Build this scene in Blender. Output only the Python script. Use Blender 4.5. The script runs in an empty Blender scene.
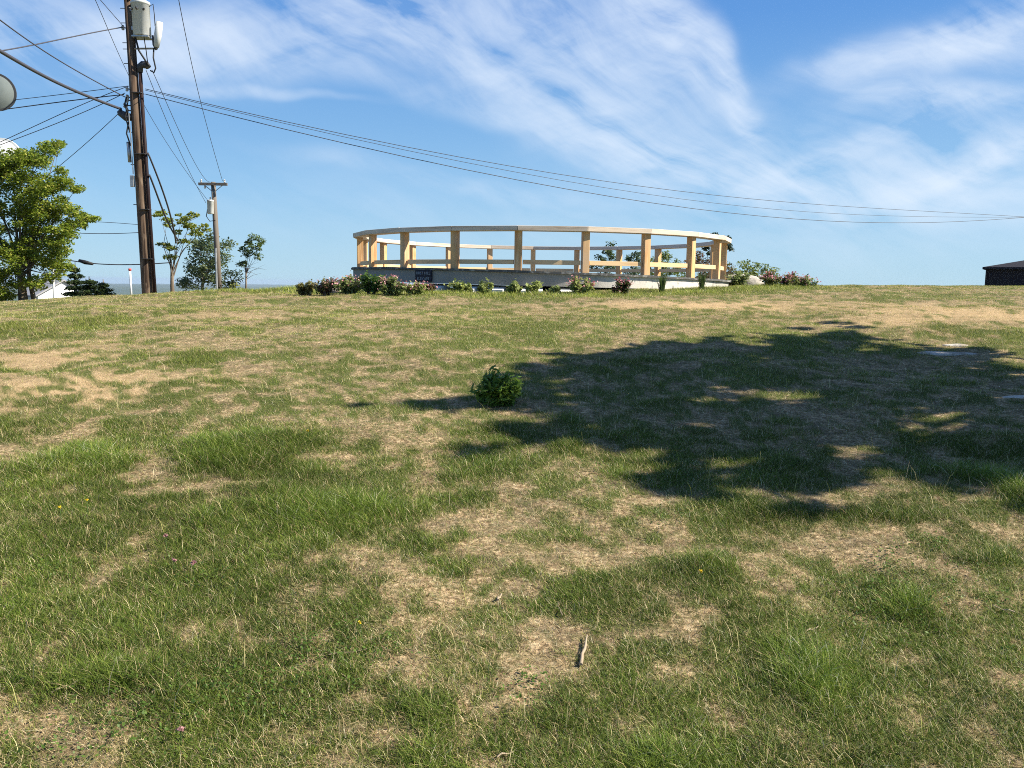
import bpy, math, random
import numpy as np
from mathutils import Vector, Matrix
R_ = math.radians
rnd = random.Random(7)
rs = np.random.RandomState(11)
C = bpy.context.scene.collection
sc = bpy.context.scene

# ------------------------------------------------------------------ camera model
F = 830.0
PITCH = math.atan(100 / F)
ROLL = R_(0.8)
EYE = np.array([0.0, 0.0, 1.6])
fw = np.array([0, math.cos(PITCH), -math.sin(PITCH)])
r0 = np.array([1.0, 0, 0]); u0 = np.array([0, math.sin(PITCH), math.cos(PITCH)])
rt = math.cos(ROLL) * r0 + math.sin(ROLL) * u0
up = math.cos(ROLL) * u0 - math.sin(ROLL) * r0

def ray(px, py):
    return fw + (px - 512) / F * rt - (py - 384) / F * up

def at(px, py, Y):
    """point seen at a pixel, at forward distance Y"""
    d = ray(px, py)
    return EYE + d * (Y / d[1])

# ------------------------------------------------------------------ noise
def _h(ix, iy, seed):
    n = (ix.astype(np.int64) * 374761393 + iy.astype(np.int64) * 668265263 + seed * 1442695041) & 0xffffffff
    n = ((n ^ (n >> 13)) * 1274126177) & 0xffffffff
    return ((n ^ (n >> 16)) & 0xffff) / 65535.0

def vnoise(x, y, seed=0):
    ix = np.floor(x); iy = np.floor(y); fx = x - ix; fy = y - iy
    fx = fx * fx * (3 - 2 * fx); fy = fy * fy * (3 - 2 * fy)
    a = _h(ix, iy, seed); b = _h(ix + 1, iy, seed); c = _h(ix, iy + 1, seed); d = _h(ix + 1, iy + 1, seed)
    return (a * (1 - fx) + b * fx) * (1 - fy) + (c * (1 - fx) + d * fx) * fy

def fbm(x, y, seed=0, o=4):
    s = 0; t = 0; a = 1.0
    for i in range(o):
        s = s + a * vnoise(x, y, seed + i * 17); t += a; a *= .5
        x = x * 2.03 + 11.3; y = y * 2.03 + 5.7
    return s / t

def sstep(a, b, x):
    t = np.clip((x - a) / (b - a), 0, 1)
    return t * t * (3 - 2 * t)

# ------------------------------------------------------------------ terrain
PLAT = (0.70, 22.0)
def ground(x, y):
    x = np.asarray(x, float); y = np.asarray(y, float)
    z = np.where(y < 22, .137 * y - .137 / 44 * y * np.abs(y) * np.where(y > 0, 1, -.2), 1.507 - .0012 * (y - 22) ** 2 * (y < 60) - (y >= 60) * 1.73)
    z = np.where(y < -30, -4.0, z)
    k = sstep(0, 17, y)
    xc = np.clip(x, -60, 60)
    z = z + k * (.022 * xc - .008 * (np.sqrt(xc * xc + 9) - 3))
    z = z - .013 * np.maximum(-x - 6, 0) ** 1.5 * sstep(8, 22, y) * (x > -40) - (x <= -40) * 2.6 * sstep(8, 22, y)
    r = np.hypot(x, y - 15)
    q = np.maximum(r - 18, 0)
    drop = np.where(q < 45, q * q / 350, 45 * 45 / 350 + (q - 45) * .257)
    near = np.exp(-np.maximum(r - 14, 0) / 25)
    z = z + near * ((fbm(x * .5, y * .5, 3, 3) - .5) * .16 + (fbm(x * 2.2, y * 2.2, 5, 3) - .5) * .06)
    hill = z - drop
    low = -100 + (fbm(x / 2600, y / 2600, 9, 4) - .5) * 90 + (fbm(x / 500, y / 500, 19, 2) - .5) * 14
    m = sstep(0, 60, hill - low)
    return np.where(hill > low + 60, hill, low + (hill - low) * m)

def G(px, py):
    d = ray(px, py)
    ts = np.arange(1.0, 90, .12); P = EYE + d * ts[:, None]
    b = P[:, 2] < ground(P[:, 0], P[:, 1])
    if not b.any(): return P[-1]
    hi = ts[np.argmax(b)]; lo = hi - .12
    for _ in range(7):
        m = (lo + hi) / 2; p = EYE + d * m
        if p[2] < float(ground(p[0], p[1])): hi = m
        else: lo = m
    return EYE + d * hi

# ------------------------------------------------------------------ materials
def mat(name, color=(.5, .5, .5), rough=.7, metal=0.0, attr=False, noise=None, transl=0.0, spec=.3, bump=None, coord='Object'):
    m = bpy.data.materials.new(name); m.use_nodes = True
    nt = m.node_tree; N = nt.nodes; L = nt.links
    b = N['Principled BSDF']
    b.inputs['Roughness'].default_value = rough; b.inputs['Metallic'].default_value = metal
    b.inputs['Specular IOR Level'].default_value = spec
    col = None
    if attr:
        a = N.new('ShaderNodeAttribute'); a.attribute_name = 'col'; col = a.outputs['Color']
    else:
        rgb = N.new('ShaderNodeRGB'); rgb.outputs[0].default_value = (*color, 1); col = rgb.outputs[0]
    if noise:
        for (scale, stretch, c2, lo, hi) in noise:
            tc = N.new('ShaderNodeTexCoord'); mp = N.new('ShaderNodeMapping'); L.new(tc.outputs[coord], mp.inputs[0])
            mp.inputs['Scale'].default_value = stretch
            nz = N.new('ShaderNodeTexNoise'); nz.inputs['Scale'].default_value = scale; nz.inputs['Detail'].default_value = 6
            L.new(mp.outputs[0], nz.inputs[0])
            mr = N.new('ShaderNodeMapRange'); mr.inputs[1].default_value = lo; mr.inputs[2].default_value = hi
            L.new(nz.outputs[0], mr.inputs[0])
            mx = N.new('ShaderNodeMixRGB'); L.new(mr.outputs[0], mx.inputs[0]); L.new(col, mx.inputs[1])
            mx.inputs[2].default_value = (*c2, 1); col = mx.outputs[0]
    L.new(col, b.inputs['Base Color'])
    if bump:
        tc = N.new('ShaderNodeTexCoord'); mp = N.new('ShaderNodeMapping'); L.new(tc.outputs[coord], mp.inputs[0])
        mp.inputs['Scale'].default_value = bump[1]
        nz = N.new('ShaderNodeTexNoise'); nz.inputs['Scale'].default_value = bump[0]; nz.inputs['Detail'].default_value = 5
        L.new(mp.outputs[0], nz.inputs[0])
        bp = N.new('ShaderNodeBump'); bp.inputs['Strength'].default_value = bump[2]; bp.inputs['Distance'].default_value = bump[3]
        L.new(nz.outputs[0], bp.inputs['Height']); L.new(bp.outputs[0], b.inputs['Normal'])
    if transl > 0:
        t = N.new('ShaderNodeBsdfTranslucent'); L.new(col, t.inputs[0])
        ms = N.new('ShaderNodeMixShader'); ms.inputs[0].default_value = transl
        L.new(b.outputs[0], ms.inputs[1]); L.new(t.outputs[0], ms.inputs[2])
        L.new(ms.outputs[0], N['Material Output'].inputs[0])
    return m

M_leaf = mat('leaf', attr=True, transl=.42, rough=.5, spec=.35)
M_petal = mat('petal', attr=True, transl=.25, rough=.7)
M_grass = mat('grass_blade', attr=True, transl=.3, rough=.55, spec=.25)
M_bark = mat('bark', (.13, .10, .075), .9, noise=[(9, (1, 1, .3), (.30, .26, .22), .5, .75)], bump=(14, (1, 1, .25), .8, .02))
M_pole = mat('weathered_pole', (.135, .095, .068), .95, noise=[(16, (1, 1, .05), (.04, .026, .02), .46, .60), (6, (1, 1, .3), (.30, .23, .17), .55, .75), (1.5, (1, 1, .6), (.09, .06, .045), .5, .7)], spec=.1, bump=(25, (1, 1, .05), .6, .02))
M_polegrey = mat('grey_pole_wood', (.16, .14, .12), .85, noise=[(14, (1, 1, .06), (.14, .11, .09), .42, .62)])
M_iron = mat('rusted_conduit', (.022, .013, .014), .6, noise=[(8, (1, 1, .3), (.045, .025, .022), .5, .7)], spec=.15)
M_black = mat('black_rubber', (.018, .018, .02), .6)
M_wire = mat('cable', (.06, .06, .075), .55)
M_steel = mat('galvanised_steel', (.42, .43, .44), .45, .6, noise=[(8, (1, 1, 1), (.25, .25, .26), .5, .7)])
M_tank = mat('transformer_paint', (.60, .62, .62), .45, noise=[(5, (1, 1, .3), (.42, .42, .4), .55, .75), (9, (1, 1, .15), (.32, .22, .15), .68, .8)])
M_porc = mat('porcelain', (.45, .44, .43), .3)
M_dark = mat('dark_metal', (.06, .06, .065), .5)
M_wood = mat('new_lumber', (.68, .42, .19), .7, noise=[(6, (1, 1, .12), (.50, .27, .12), .42, .66), (40, (1, 1, .06), (.72, .50, .28), .5, .7), (1.2, (1, 1, 1), (.60, .42, .27), .5, .75)], bump=(30, (1, 1, .06), .25, .004))
M_rail = mat('cap_lumber', (.66, .56, .46), .7, noise=[(5, (.3, .3, 3), (.50, .38, .28), .45, .68), (30, (.2, .2, 3), (.66, .56, .46), .5, .7)])
M_board = mat('pale_lumber', (.72, .52, .30), .7, noise=[(5, (.3, .3, 3), (.56, .36, .19), .5, .72)])
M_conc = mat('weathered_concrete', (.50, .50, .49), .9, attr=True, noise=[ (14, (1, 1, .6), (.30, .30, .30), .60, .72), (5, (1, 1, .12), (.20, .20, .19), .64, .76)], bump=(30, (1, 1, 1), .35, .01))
M_conct = mat('concrete_cap', (.10, .10, .10), .95, noise=[(9, (1, 1, 1), (.30, .29, .27), .5, .65)])
M_whitec = mat('pale_concrete', (.78, .78, .76), .9, noise=[(5, (1, 1, 1), (.6, .6, .58), .5, .7)])
M_rock = mat('granite', (.50, .46, .42), .85, noise=[(3, (1, 1, 1), (.34, .31, .28), .45, .65), (30, (1, 1, 1), (.62, .58, .53), .55, .7)], bump=(12, (1, 1, 1), .6, .03))
M_flat = mat('lichen_rock', (.52, .48, .43), .95, noise=[(9, (1, 1, 1), (.30, .26, .21), .45, .65), (30, (1, 1, 1), (.5, .46, .4), .58, .7)], bump=(20, (1, 1, 1), .8, .02), spec=.1)
M_redrock = mat('reddish_granite', (.36, .27, .22), .9, noise=[(4, (1, 1, 1), (.24, .18, .15), .45, .65)], bump=(12, (1, 1, 1), .6, .03))
M_stick = mat('dry_stick', (.34, .27, .19), .9, noise=[(60, (1, 1, 1), (.3, .22, .15), .55, .7)])
M_sign = mat('sign_board', (.012, .013, .024), .6, noise=[(20, (1, 1, 1), (.05, .05, .08), .55, .7)])
M_letter = mat('sign_paint', (.30, .32, .36), .7)
M_white = mat('white_paint', (.78, .79, .80), .6, noise=[(3, (1, 1, 1), (.68, .69, .7), .5, .7)])
M_red = mat('red_paint', (.55, .06, .04), .6)
M_shed = mat('dark_cladding', (.016, .015, .022), .85, noise=[(30, (1, 1, .02), (.016, .012, .016), .45, .55)])
M_shroof = mat('slate_roofing', (.022, .022, .03), .9, noise=[(12, (1, 1, 1), (.035, .035, .045), .5, .7)], spec=.1)
M_trim = mat('pale_trim', (.30, .30, .34), .6)
M_glass = mat('window_glass', (.05, .06, .08), .1, spec=.8)
M_hroof = mat('grey_shingle', (.32, .32, .34), .8)
M_dishf = mat('dish_radome', (.20, .23, .23), .35, noise=[(2, (1, 1, 1), (.15, .18, .18), .5, .7)])

# ------------------------------------------------------------------ object helpers
def tag(o, label=None, cat=None, group=None, kind=None):
    if label: o['label'] = label
    if cat: o['category'] = cat
    if group: o['group'] = group
    if kind: o['kind'] = kind
    return o

BASE = {}
def thing(name, loc, label, cat, group=None):
    o = bpy.data.objects.new(name, None); C.objects.link(o); o.empty_display_size = .2
    o.location = tuple(float(v) for v in loc); BASE[o.name] = np.array(o.location, float)
    return tag(o, label, cat, group)

def mkmesh(name, V, faces, cols=None, smooth=False):
    """V (n,3); faces list of arrays (m,k); cols per-vertex (n,3)"""
    me = bpy.data.meshes.new(name)
    V = np.asarray(V, np.float32)
    fa = [np.asarray(f, np.int32) for f in faces if len(f)]
    loops = np.concatenate([f.ravel() for f in fa])
    cnt = np.concatenate([np.full(len(f), f.shape[1], np.int32) for f in fa])
    st = np.concatenate([[0], np.cumsum(cnt)[:-1]]).astype(np.int32)
    me.vertices.add(len(V)); me.vertices.foreach_set('co', V.ravel())
    me.loops.add(len(loops)); me.loops.foreach_set('vertex_index', loops)
    me.polygons.add(len(cnt)); me.polygons.foreach_set('loop_start', st)
    try: me.polygons.foreach_set('loop_total', cnt)
    except Exception: pass
    if cols is not None:
        ca = me.attributes.new('col', 'FLOAT_COLOR', 'POINT')
        c4 = np.ones((len(V), 4), np.float32); c4[:, :3] = cols
        ca.data.foreach_set('color', c4.ravel())
    me.update(calc_edges=True)
    if smooth: me.polygons.foreach_set('use_smooth', np.ones(len(cnt), bool))
    me.validate()
    return me

def link(name, me, m, parent=None, loc=None):
    o = bpy.data.objects.new(name, me); C.objects.link(o)
    me.materials.append(m)
    if parent is not None:
        o.parent = parent; BASE[o.name] = BASE[parent.name]
    else:
        o.location = tuple(float(v) for v in loc) if loc is not None else (0, 0, 0)
        BASE[o.name] = np.array(o.location, float)
    return o

class MB:
    def __init__(s): s.V = []; s.Q = []; s.T = []; s.n = 0; s.P = []
    def add(s, vs, fs):
        b = s.n
        s.V += [tuple(map(float, v)) for v in vs]; s.n += len(vs)
        for f in fs:
            f = tuple(b + i for i in f)
            (s.Q if len(f) == 4 else s.T if len(f) == 3 else s.P).append(f)
        return s
    def box(s, c, d, rz=0, taper=1.0, M=None):
        dx, dy, dz = d[0] / 2, d[1] / 2, d[2] / 2
        cr, sr = math.cos(rz), math.sin(rz)
        vs = []
        for z, k in ((-dz, 1), (dz, taper)):
            for x, y in ((-dx, -dy), (dx, -dy), (dx, dy), (-dx, dy)):
                x2, y2 = x * k, y * k
                vs.append((c[0] + x2 * cr - y2 * sr, c[1] + x2 * sr + y2 * cr, c[2] + z))
        return s.add(vs, [(0, 3, 2, 1), (4, 5, 6, 7), (0, 1, 5, 4), (1, 2, 6, 5), (2, 3, 7, 6), (3, 0, 4, 7)])
    def tube(s, pts, rad, n=8, caps=True):
        pts = [np.asarray(p, float) for p in pts]
        if not hasattr(rad, '__len__'): rad = [rad] * len(pts)
        prev = None; base = s.n; vs = []
        for i, p in enumerate(pts):
            a = pts[max(i - 1, 0)]; b = pts[min(i + 1, len(pts) - 1)]
            t = b - a; t = t / (np.linalg.norm(t) + 1e-9)
            if prev is None:
                q = np.array([0, 0, 1.0]) if abs(t[2]) < .9 else np.array([1.0, 0, 0])
                u = np.cross(t, q)
            else: u = prev - t * np.dot(prev, t)
            u /= np.linalg.norm(u) + 1e-9; prev = u; v = np.cross(t, u)
            for k in range(n):
                an = 2 * math.pi * k / n
                vs.append(p + rad[i] * (math.cos(an) * u + math.sin(an) * v))
        fs = []
        for i in range(len(pts) - 1):
            for k in range(n):
                fs.append((i * n + k, i * n + (k + 1) % n, (i + 1) * n + (k + 1) % n, (i + 1) * n + k))
        if caps:
            fs.append(tuple(reversed(range(n)))); fs.append(tuple((len(pts) - 1) * n + k for k in range(n)))
        return s.add(vs, fs)
    def lathe(s, c, prof, n=20, axis=None):
        """prof: (r, z) list around axis through c"""
        ax = np.array(axis if axis is not None else (0, 0, 1.0), float); ax /= np.linalg.norm(ax)
        q = np.array([1.0, 0, 0]) if abs(ax[0]) < .9 else np.array([0, 1.0, 0])
        u = np.cross(ax, q); u /= np.linalg.norm(u); v = np.cross(ax, u)
        vs = []
        for r, z in prof:
            for k in range(n):
                a = 2 * math.pi * k / n
                vs.append(np.asarray(c) + ax * z + r * (math.cos(a) * u + math.sin(a) * v))
        fs = []
        for i in range(len(prof) - 1):
            for k in range(n):
                fs.append((i * n + k, i * n + (k + 1) % n, (i + 1) * n + (k + 1) % n, (i + 1) * n + k))
        fs.append(tuple(reversed(range(n)))); fs.append(tuple((len(prof) - 1) * n + k for k in range(n)))
        return s.add(vs, fs)
    def build(s, name, m, parent=None, loc=None, smooth=False, bevel=0):
        me = bpy.data.meshes.new(name)
        b = BASE[parent.name] if parent is not None else (np.asarray(loc, float) if loc is not None else np.zeros(3))
        me.from_pydata([tuple(np.asarray(v) - b) for v in s.V], [], s.Q + s.T + s.P)
        if smooth:
            me.polygons.foreach_set('use_smooth', [len(p.vertices) <= 4 for p in me.polygons])
        o = link(name, me, m, parent, loc)
        if bevel:
            bv = o.modifiers.new('bevel', 'BEVEL'); bv.width = bevel; bv.segments = 2; bv.limit_method = 'ANGLE'
        return o

# ------------------------------------------------------------------ render settings, camera, light
sc.view_settings.view_transform = 'Standard'; sc.view_settings.look = 'None'
sc.view_settings.exposure = 1.08; sc.cycles.filter_width = 1.0; sc.cycles.use_denoising = False; sc.view_settings.gamma = 1
cam = bpy.data.cameras.new('camera'); co = bpy.data.objects.new('camera', cam); C.objects.link(co)
cam.sensor_width = 36; cam.lens = F / 1024 * 36; cam.clip_start = .05; cam.clip_end = 60000
co.matrix_world = Matrix(((rt[0], up[0], -fw[0], EYE[0]), (rt[1], up[1], -fw[1], EYE[1]), (rt[2], up[2], -fw[2], EYE[2]), (0, 0, 0, 1)))
sc.camera = co
SEL, SAZ = R_(40), R_(97)
sund = np.array([math.sin(SAZ) * math.cos(SEL), math.cos(SAZ) * math.cos(SEL), math.sin(SEL)])
sl = bpy.data.lights.new('sun', 'SUN'); sl.energy = 5.0; sl.angle = R_(.53); sl.color = (1, .92, .76)
so = bpy.data.objects.new('sun', sl); C.objects.link(so)
so.rotation_euler = Vector(sund).to_track_quat('Z', 'Y').to_euler(); so.location = (30, -5, 30)

def make_world():
    w = bpy.data.worlds.new('World'); sc.world = w; w.use_nodes = True
    nt = w.node_tree; N = nt.nodes; L = nt.links
    bg = N['Background']; bg.inputs[1].default_value = .08
    sky = N.new('ShaderNodeTexSky'); sky.sky_type = 'NISHITA'; sky.sun_disc = False
    sky.sun_elevation = SEL; sky.sun_rotation = SAZ; sky.altitude = 200; sky.air_density = 1.0; sky.dust_density = .3; sky.ozone_density = 3.0
    def math_(op, a, b=None, c=None):
        n = N.new('ShaderNodeMath'); n.operation = op
        for i, v in enumerate((a, b, c)):
            if v is None: continue
            if isinstance(v, (int, float)): n.inputs[i].default_value = v
            else: L.new(v, n.inputs[i])
        return n.outputs[0]
    tc = N.new('ShaderNodeTexCoord'); sp = N.new('ShaderNodeSeparateXYZ'); L.new(tc.outputs['Generated'], sp.inputs[0])
    A = math_('ARCTAN2', sp.outputs[0], sp.outputs[1]); E = math_('ARCSINE', sp.outputs[2])
    cb = N.new('ShaderNodeCombineXYZ'); L.new(A, cb.inputs[0]); L.new(E, cb.inputs[1])
    # warped direction
    wn = N.new('ShaderNodeTexNoise'); wn.inputs['Scale'].default_value = 3.2; wn.inputs['Detail'].default_value = 4; L.new(cb.outputs[0], wn.inputs[0])
    vs = N.new('ShaderNodeVectorMath'); vs.operation = 'SUBTRACT'; L.new(wn.outputs['Color'], vs.inputs[0]); vs.inputs[1].default_value = (.5, .5, .5)
    vm = N.new('ShaderNodeVectorMath'); vm.operation = 'MULTIPLY'; L.new(vs.outputs[0], vm.inputs[0]); vm.inputs[1].default_value = (.16, .10, 0)
    va = N.new('ShaderNodeVectorMath'); va.operation = 'ADD'; L.new(cb.outputs[0], va.inputs[0]); L.new(vm.outputs[0], va.inputs[1])
    P = va.outputs[0]
    tot = None
    for (px, py, rx, ry, ang, k) in CLOUDS:
        d = ray(px, py); a0 = math.atan2(d[0], d[1]); e0 = math.asin(d[2] / np.linalg.norm(d))
        s1 = N.new('ShaderNodeVectorMath'); s1.operation = 'SUBTRACT'; L.new(P, s1.inputs[0]); s1.inputs[1].default_value = (a0, e0, 0)
        ro = N.new('ShaderNodeVectorRotate'); ro.rotation_type = 'Z_AXIS'; L.new(s1.outputs[0], ro.inputs[0]); ro.inputs['Angle'].default_value = R_(ang)
        mu = N.new('ShaderNodeVectorMath'); mu.operation = 'MULTIPLY'; L.new(ro.outputs[0], mu.inputs[0]); mu.inputs[1].default_value = (830 / rx, 830 / ry, 0)
        le = N.new('ShaderNodeVectorMath'); le.operation = 'LENGTH'; L.new(mu.outputs[0], le.inputs[0])
        mr = N.new('ShaderNodeMapRange'); mr.interpolation_type = 'SMOOTHERSTEP'; L.new(le.outputs['Value'], mr.inputs[0])
        mr.inputs[1].default_value = 1.5; mr.inputs[2].default_value = 0; mr.inputs[3].default_value = 0; mr.inputs[4].default_value = k
        tot = mr.outputs[0] if tot is None else math_('ADD', tot, mr.outputs[0])
    def streak(scale, ang, sx, sy, detail, dist):
        ro = N.new('ShaderNodeVectorRotate'); ro.rotation_type = 'Z_AXIS'; L.new(P, ro.inputs[0]); ro.inputs['Angle'].default_value = R_(ang)
        mu = N.new('ShaderNodeVectorMath'); mu.operation = 'MULTIPLY'; L.new(ro.outputs[0], mu.inputs[0]); mu.inputs[1].default_value = (sx, sy, 1)
        n = N.new('ShaderNodeTexNoise'); n.inputs['Scale'].default_value = scale; n.inputs['Detail'].default_value = detail; n.inputs['Distortion'].default_value = dist
        n.inputs['Roughness'].default_value = .58
        L.new(mu.outputs[0], n.inputs[0]); return n.outputs[0]
    n1 = streak(3.0, 28, 1, 3.6, 9, .5)
    n2 = streak(10.0, 26, 1, 4.0, 8, .3)
    n3 = streak(4.0, -14, 1, 4.0, 8, .4)
    nn = math_('ADD', math_('MULTIPLY', n1, .52), math_('ADD', math_('MULTIPLY', n2, .22), math_('MULTIPLY', n3, .26)))
    mr = N.new('ShaderNodeMapRange'); L.new(nn, mr.inputs[0]); mr.inputs[1].default_value = .41; mr.inputs[2].default_value = .64
    mr.inputs[3].default_value = .04; mr.inputs[4].default_value = 1.3
    dens = math_('MULTIPLY', tot, mr.outputs[0])
    dens = math_('SUBTRACT', 1.0, math_('EXPONENT', math_('MULTIPLY', dens, -1.0)))
    ez = N.new('ShaderNodeMapRange'); L.new(E, ez.inputs[0]); ez.inputs[1].default_value = -.02; ez.inputs[2].default_value = 1.2
    rp = N.new('ShaderNodeValToRGB'); L.new(ez.outputs[0], rp.inputs[0])
    el = rp.color_ramp.elements; el.new(.3); el.new(.6); el.new(.8)
    for q, (p_, c_) in zip(el, [(0, (.54, .84, 1.02)), (.10, (.33, .65, 1.0)), (.26, (.13, .38, .88)), (.43, (.10, .28, .74)), (1, (.20, .28, .45))]): q.position = p_; q.color = (*c_, 1)
    sc_ = N.new('ShaderNodeMixRGB'); sc_.blend_type = 'MULTIPLY'; sc_.inputs[0].default_value = 1; L.new(rp.outputs[0], sc_.inputs[1]); sc_.inputs[2].default_value = (4.9, 4.95, 5.0, 1)
    mb_ = N.new('ShaderNodeMixRGB'); mb_.inputs[0].default_value = .88; L.new(sky.outputs[0], mb_.inputs[1]); L.new(sc_.outputs[0], mb_.inputs[2]); base = mb_.outputs[0]
    mx = N.new('ShaderNodeMixRGB'); L.new(dens, mx.inputs[0]); L.new(base, mx.inputs[1]); mx.inputs[2].default_value = (4.9, 5.5, 6.3, 1)
    L.new(mx.outputs[0], bg.inputs[0])

# px, py, rx, ry, angle (rotates the direction so the streak lies along x), strength
CLOUDS = [
    (655, 15, 130, 32, 42, 1.5), (738, 90, 60, 16, 66, 1.1), (600, 60, 150, 40, 30, .7), (500, 40, 190, 60, 18, .6), (570, 120, 170, 34, 22, .8),
    (670, 155, 140, 26, 6, .8), (330, 35, 140, 40, -4, 1.0), (200, 55, 120, 30, 4, .6), (60, 25, 150, 34, 5, .8), (20, 60, 120, 20, 5, .4), (430, 100, 110, 12, 12, .45),
    (930, 165, 190, 50, 6, .9), (980, 105, 110, 13, 6, .8), (920, 55, 120, 18, -6, .7), (1010, 15, 110, 24, -18, .9), (1040, 60, 120, 26, 10, .7),
    (760, 190, 180, 24, 4, .6), (250, 92, 110, 5, 2, .5), (1000, 165, 80, 14, -16, .9), (890, 85, 70, 22, 25, .5), (850, 145, 90, 12, -12, .5),
    (600, 215, 520, 60, 0, .2), (880, 235, 340, 40, 0, .22), (450, 180, 160, 10, 10, .3)]
make_world()

# ------------------------------------------------------------------ lawn patches (world-space ellipses, placed from the photo)
def ell(px, py, rx, ry, g, h=0.0, tan=0.0):
    c = G(px, py); y1 = G(px, min(py + ry, 767))[1]; y0 = G(px, max(py - ry, 301))[1]
    return (c[0], c[1], rx / F * c[1], max(abs(y0 - y1) / 2, .05), g, h, tan)
PATCH = [ell(*a) for a in [
    # green, tall
    (140, 590, 240, 90, .40, .25), (60, 505, 110, 30, .18, .1), (176, 456, 24, 22, -.7, -.2), (345, 440, 46, 16, -.6, -.1), (10, 450, 30, 18, -.5, -.1), (250, 484, 130, 8, -.35, -.1), (150, 428, 120, 9, -.3), (175, 470, 20, 14, -.35), (350, 455, 70, 12, -.4), (10, 440, 40, 12, -.2), (170, 520, 190, 46, .22, .1), (250, 448, 54, 20, .6, .9), (98, 464, 56, 20, .6, .9), (300, 514, 60, 22, .5, .8),
    (350, 500, 30, 12, .4, .5), (90, 690, 160, 60, .25, .2), (860, 640, 200, 80, .35, .1), (650, 575, 50, 25, .3, .2), (740, 740, 230, 50, .4, .2),
    (450, 710, 110, 60, .3, .15), (420, 545, 40, 14, .4, .3), (480, 560, 30, 14, .3, .3), (780, 515, 70, 18, .45, .6), (740, 470, 40, 14, .3, .4), (620, 470, 40, 14, .2, .4),
    (1000, 492, 36, 26, .6, .9), (880, 518, 22, 9, .5, .6), (25, 327, 70, 5, .5, .5), (105, 321, 22, 5, .55, .5), (560, 540, 40, 12, .25, .2),
    (700, 600, 120, 30, .2, .1), (980, 600, 80, 60, .25, .1), (470, 457, 38, 8, .4, .3), (160, 385, 14, 5, .5, .4), (70, 400, 18, 5, .5, .4), (700, 560, 24, 10, .3, .3),
    (775, 376, 24, 6, .4, .3), (350, 470, 90, 24, .22, .1), (500, 330, 120, 14, .2, 0), (930, 340, 120, 14, .3, .1), (820, 345, 90, 8, .2, .1), (330, 318, 120, 8, .15, 0),
    (620, 690, 90, 40, .3, .1), (20, 420, 60, 20, .2, .2), (300, 690, 60, 30, .2, .1), (540, 690, 24, 16, .3, .2),
    # dry
    (60, 390, 100, 18, -.6, 0, .85), (30, 360, 80, 12, -.4, 0, .6), (210, 375, 90, 12, -.4, 0, .15), (230, 345, 120, 10, -.2), (430, 400, 110, 24, -.22), (380, 425, 90, 18, -.2),
    (600, 535, 130, 44, -.22), (430, 610, 60, 70, -.42), (345, 517, 26, 9, -.8), (900, 540, 110, 26, -.42), (700, 306, 130, 5, -.7, 0, .8), (970, 312, 110, 10, -.6, 0, .65), (60, 325, 60, 4, -.2, 0, .3), (880, 322, 60, 5, -.4, 0, .4), (430, 318, 60, 5, -.3, 0, .3), (250, 316, 60, 4, -.3, 0, .3),
    (640, 430, 110, 20, -.2), (960, 360, 40, 12, -.5), (1010, 390, 30, 12, -.6), (770, 560, 110, 26, -.38), (520, 640, 50, 44, -.32), (990, 752, 40, 14, -.5),
    (150, 330, 150, 8, -.15), (520, 500, 110, 40, -.2), (20, 605, 40, 20, -.15), (200, 620, 40, 8, -.3), (860, 400, 120, 30, -.15), (60, 345, 70, 8, -.3, 0, .3), (790, 430, 120, 26, -.2),
    (680, 630, 24, 14, -.4), (760, 680, 50, 10, -.3), (580, 370, 60, 10, -.15), (340, 600, 20, 60, -.1), (960, 520, 60, 16, -.2), (420, 345, 90, 8, -.1)]]

_tr = random.Random(21)
for _ in range(70):      # scattered single tufts
    _y = _tr.uniform(2.2, 9); _x = _tr.uniform(-.66, .66) * _y; _s = _tr.uniform(.05, .15)
    PATCH.append((_x, _y, _s * _tr.uniform(1, 1.6), _s, .55, _tr.uniform(.25, .6), 0))

def lawn(x, y):
    """greenness, height factor, sandy factor"""
    wx = x + (fbm(x * 1.3, y * 1.3, 41, 3) - .5) * .8 ; wy = y + (fbm(x * 1.3, y * 1.3, 47, 3) - .5) * .8
    g = .545 + (fbm(x * .9, y * .9, 21, 5) - .5) * .6 + (fbm(x * 3.6, y * 2.8, 23, 3) - .5) * 1.15 + (fbm(x * 9, y * 8, 27, 2) - .5) * 1.7 + (fbm(x * 22, y * 20, 29, 2) - .5) * 1.5 * sstep(11, 5, y)
    h = np.full_like(g, .16); t = np.zeros_like(g)
    for (cx, cy, rx, ry, gg, hh, tt) in PATCH:
        d = ((wx - cx) / rx) ** 2 + ((wy - cy) / ry) ** 2
        m = np.exp(-d ** 1.3 * .9)
        g = g + (gg if gg > 0 else gg * .62) * m; h = h + hh * m; t = t + tt * m
    g = g + .06 * sstep(6, 3.5, y) - .03 * sstep(7, 12, y); h = h + .22 * np.exp(-((y - 24) / 3.5) ** 2)
    # fringe of longer green grass before the platform and along the crest
    r = np.hypot(x - PLAT[0], y - PLAT[1])
    m = np.exp(-((r - 5.9) / .9) ** 2) * (y < 23) * (.6 + .8 * fbm(x * 2, y * 2, 57, 2))
    g = g + .7 * m; h = h + .75 * m
    m = np.exp(-((y - 20.5 - .1 * x) / 1.2) ** 2) * sstep(-3.6, -5, x) * sstep(-9, -6.5, x)
    g = g + .5 * m; h = h + .5 * m
    return np.clip(g, 0, 1), np.clip(h, .1, 1.3), np.clip(t, 0, 1)

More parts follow.
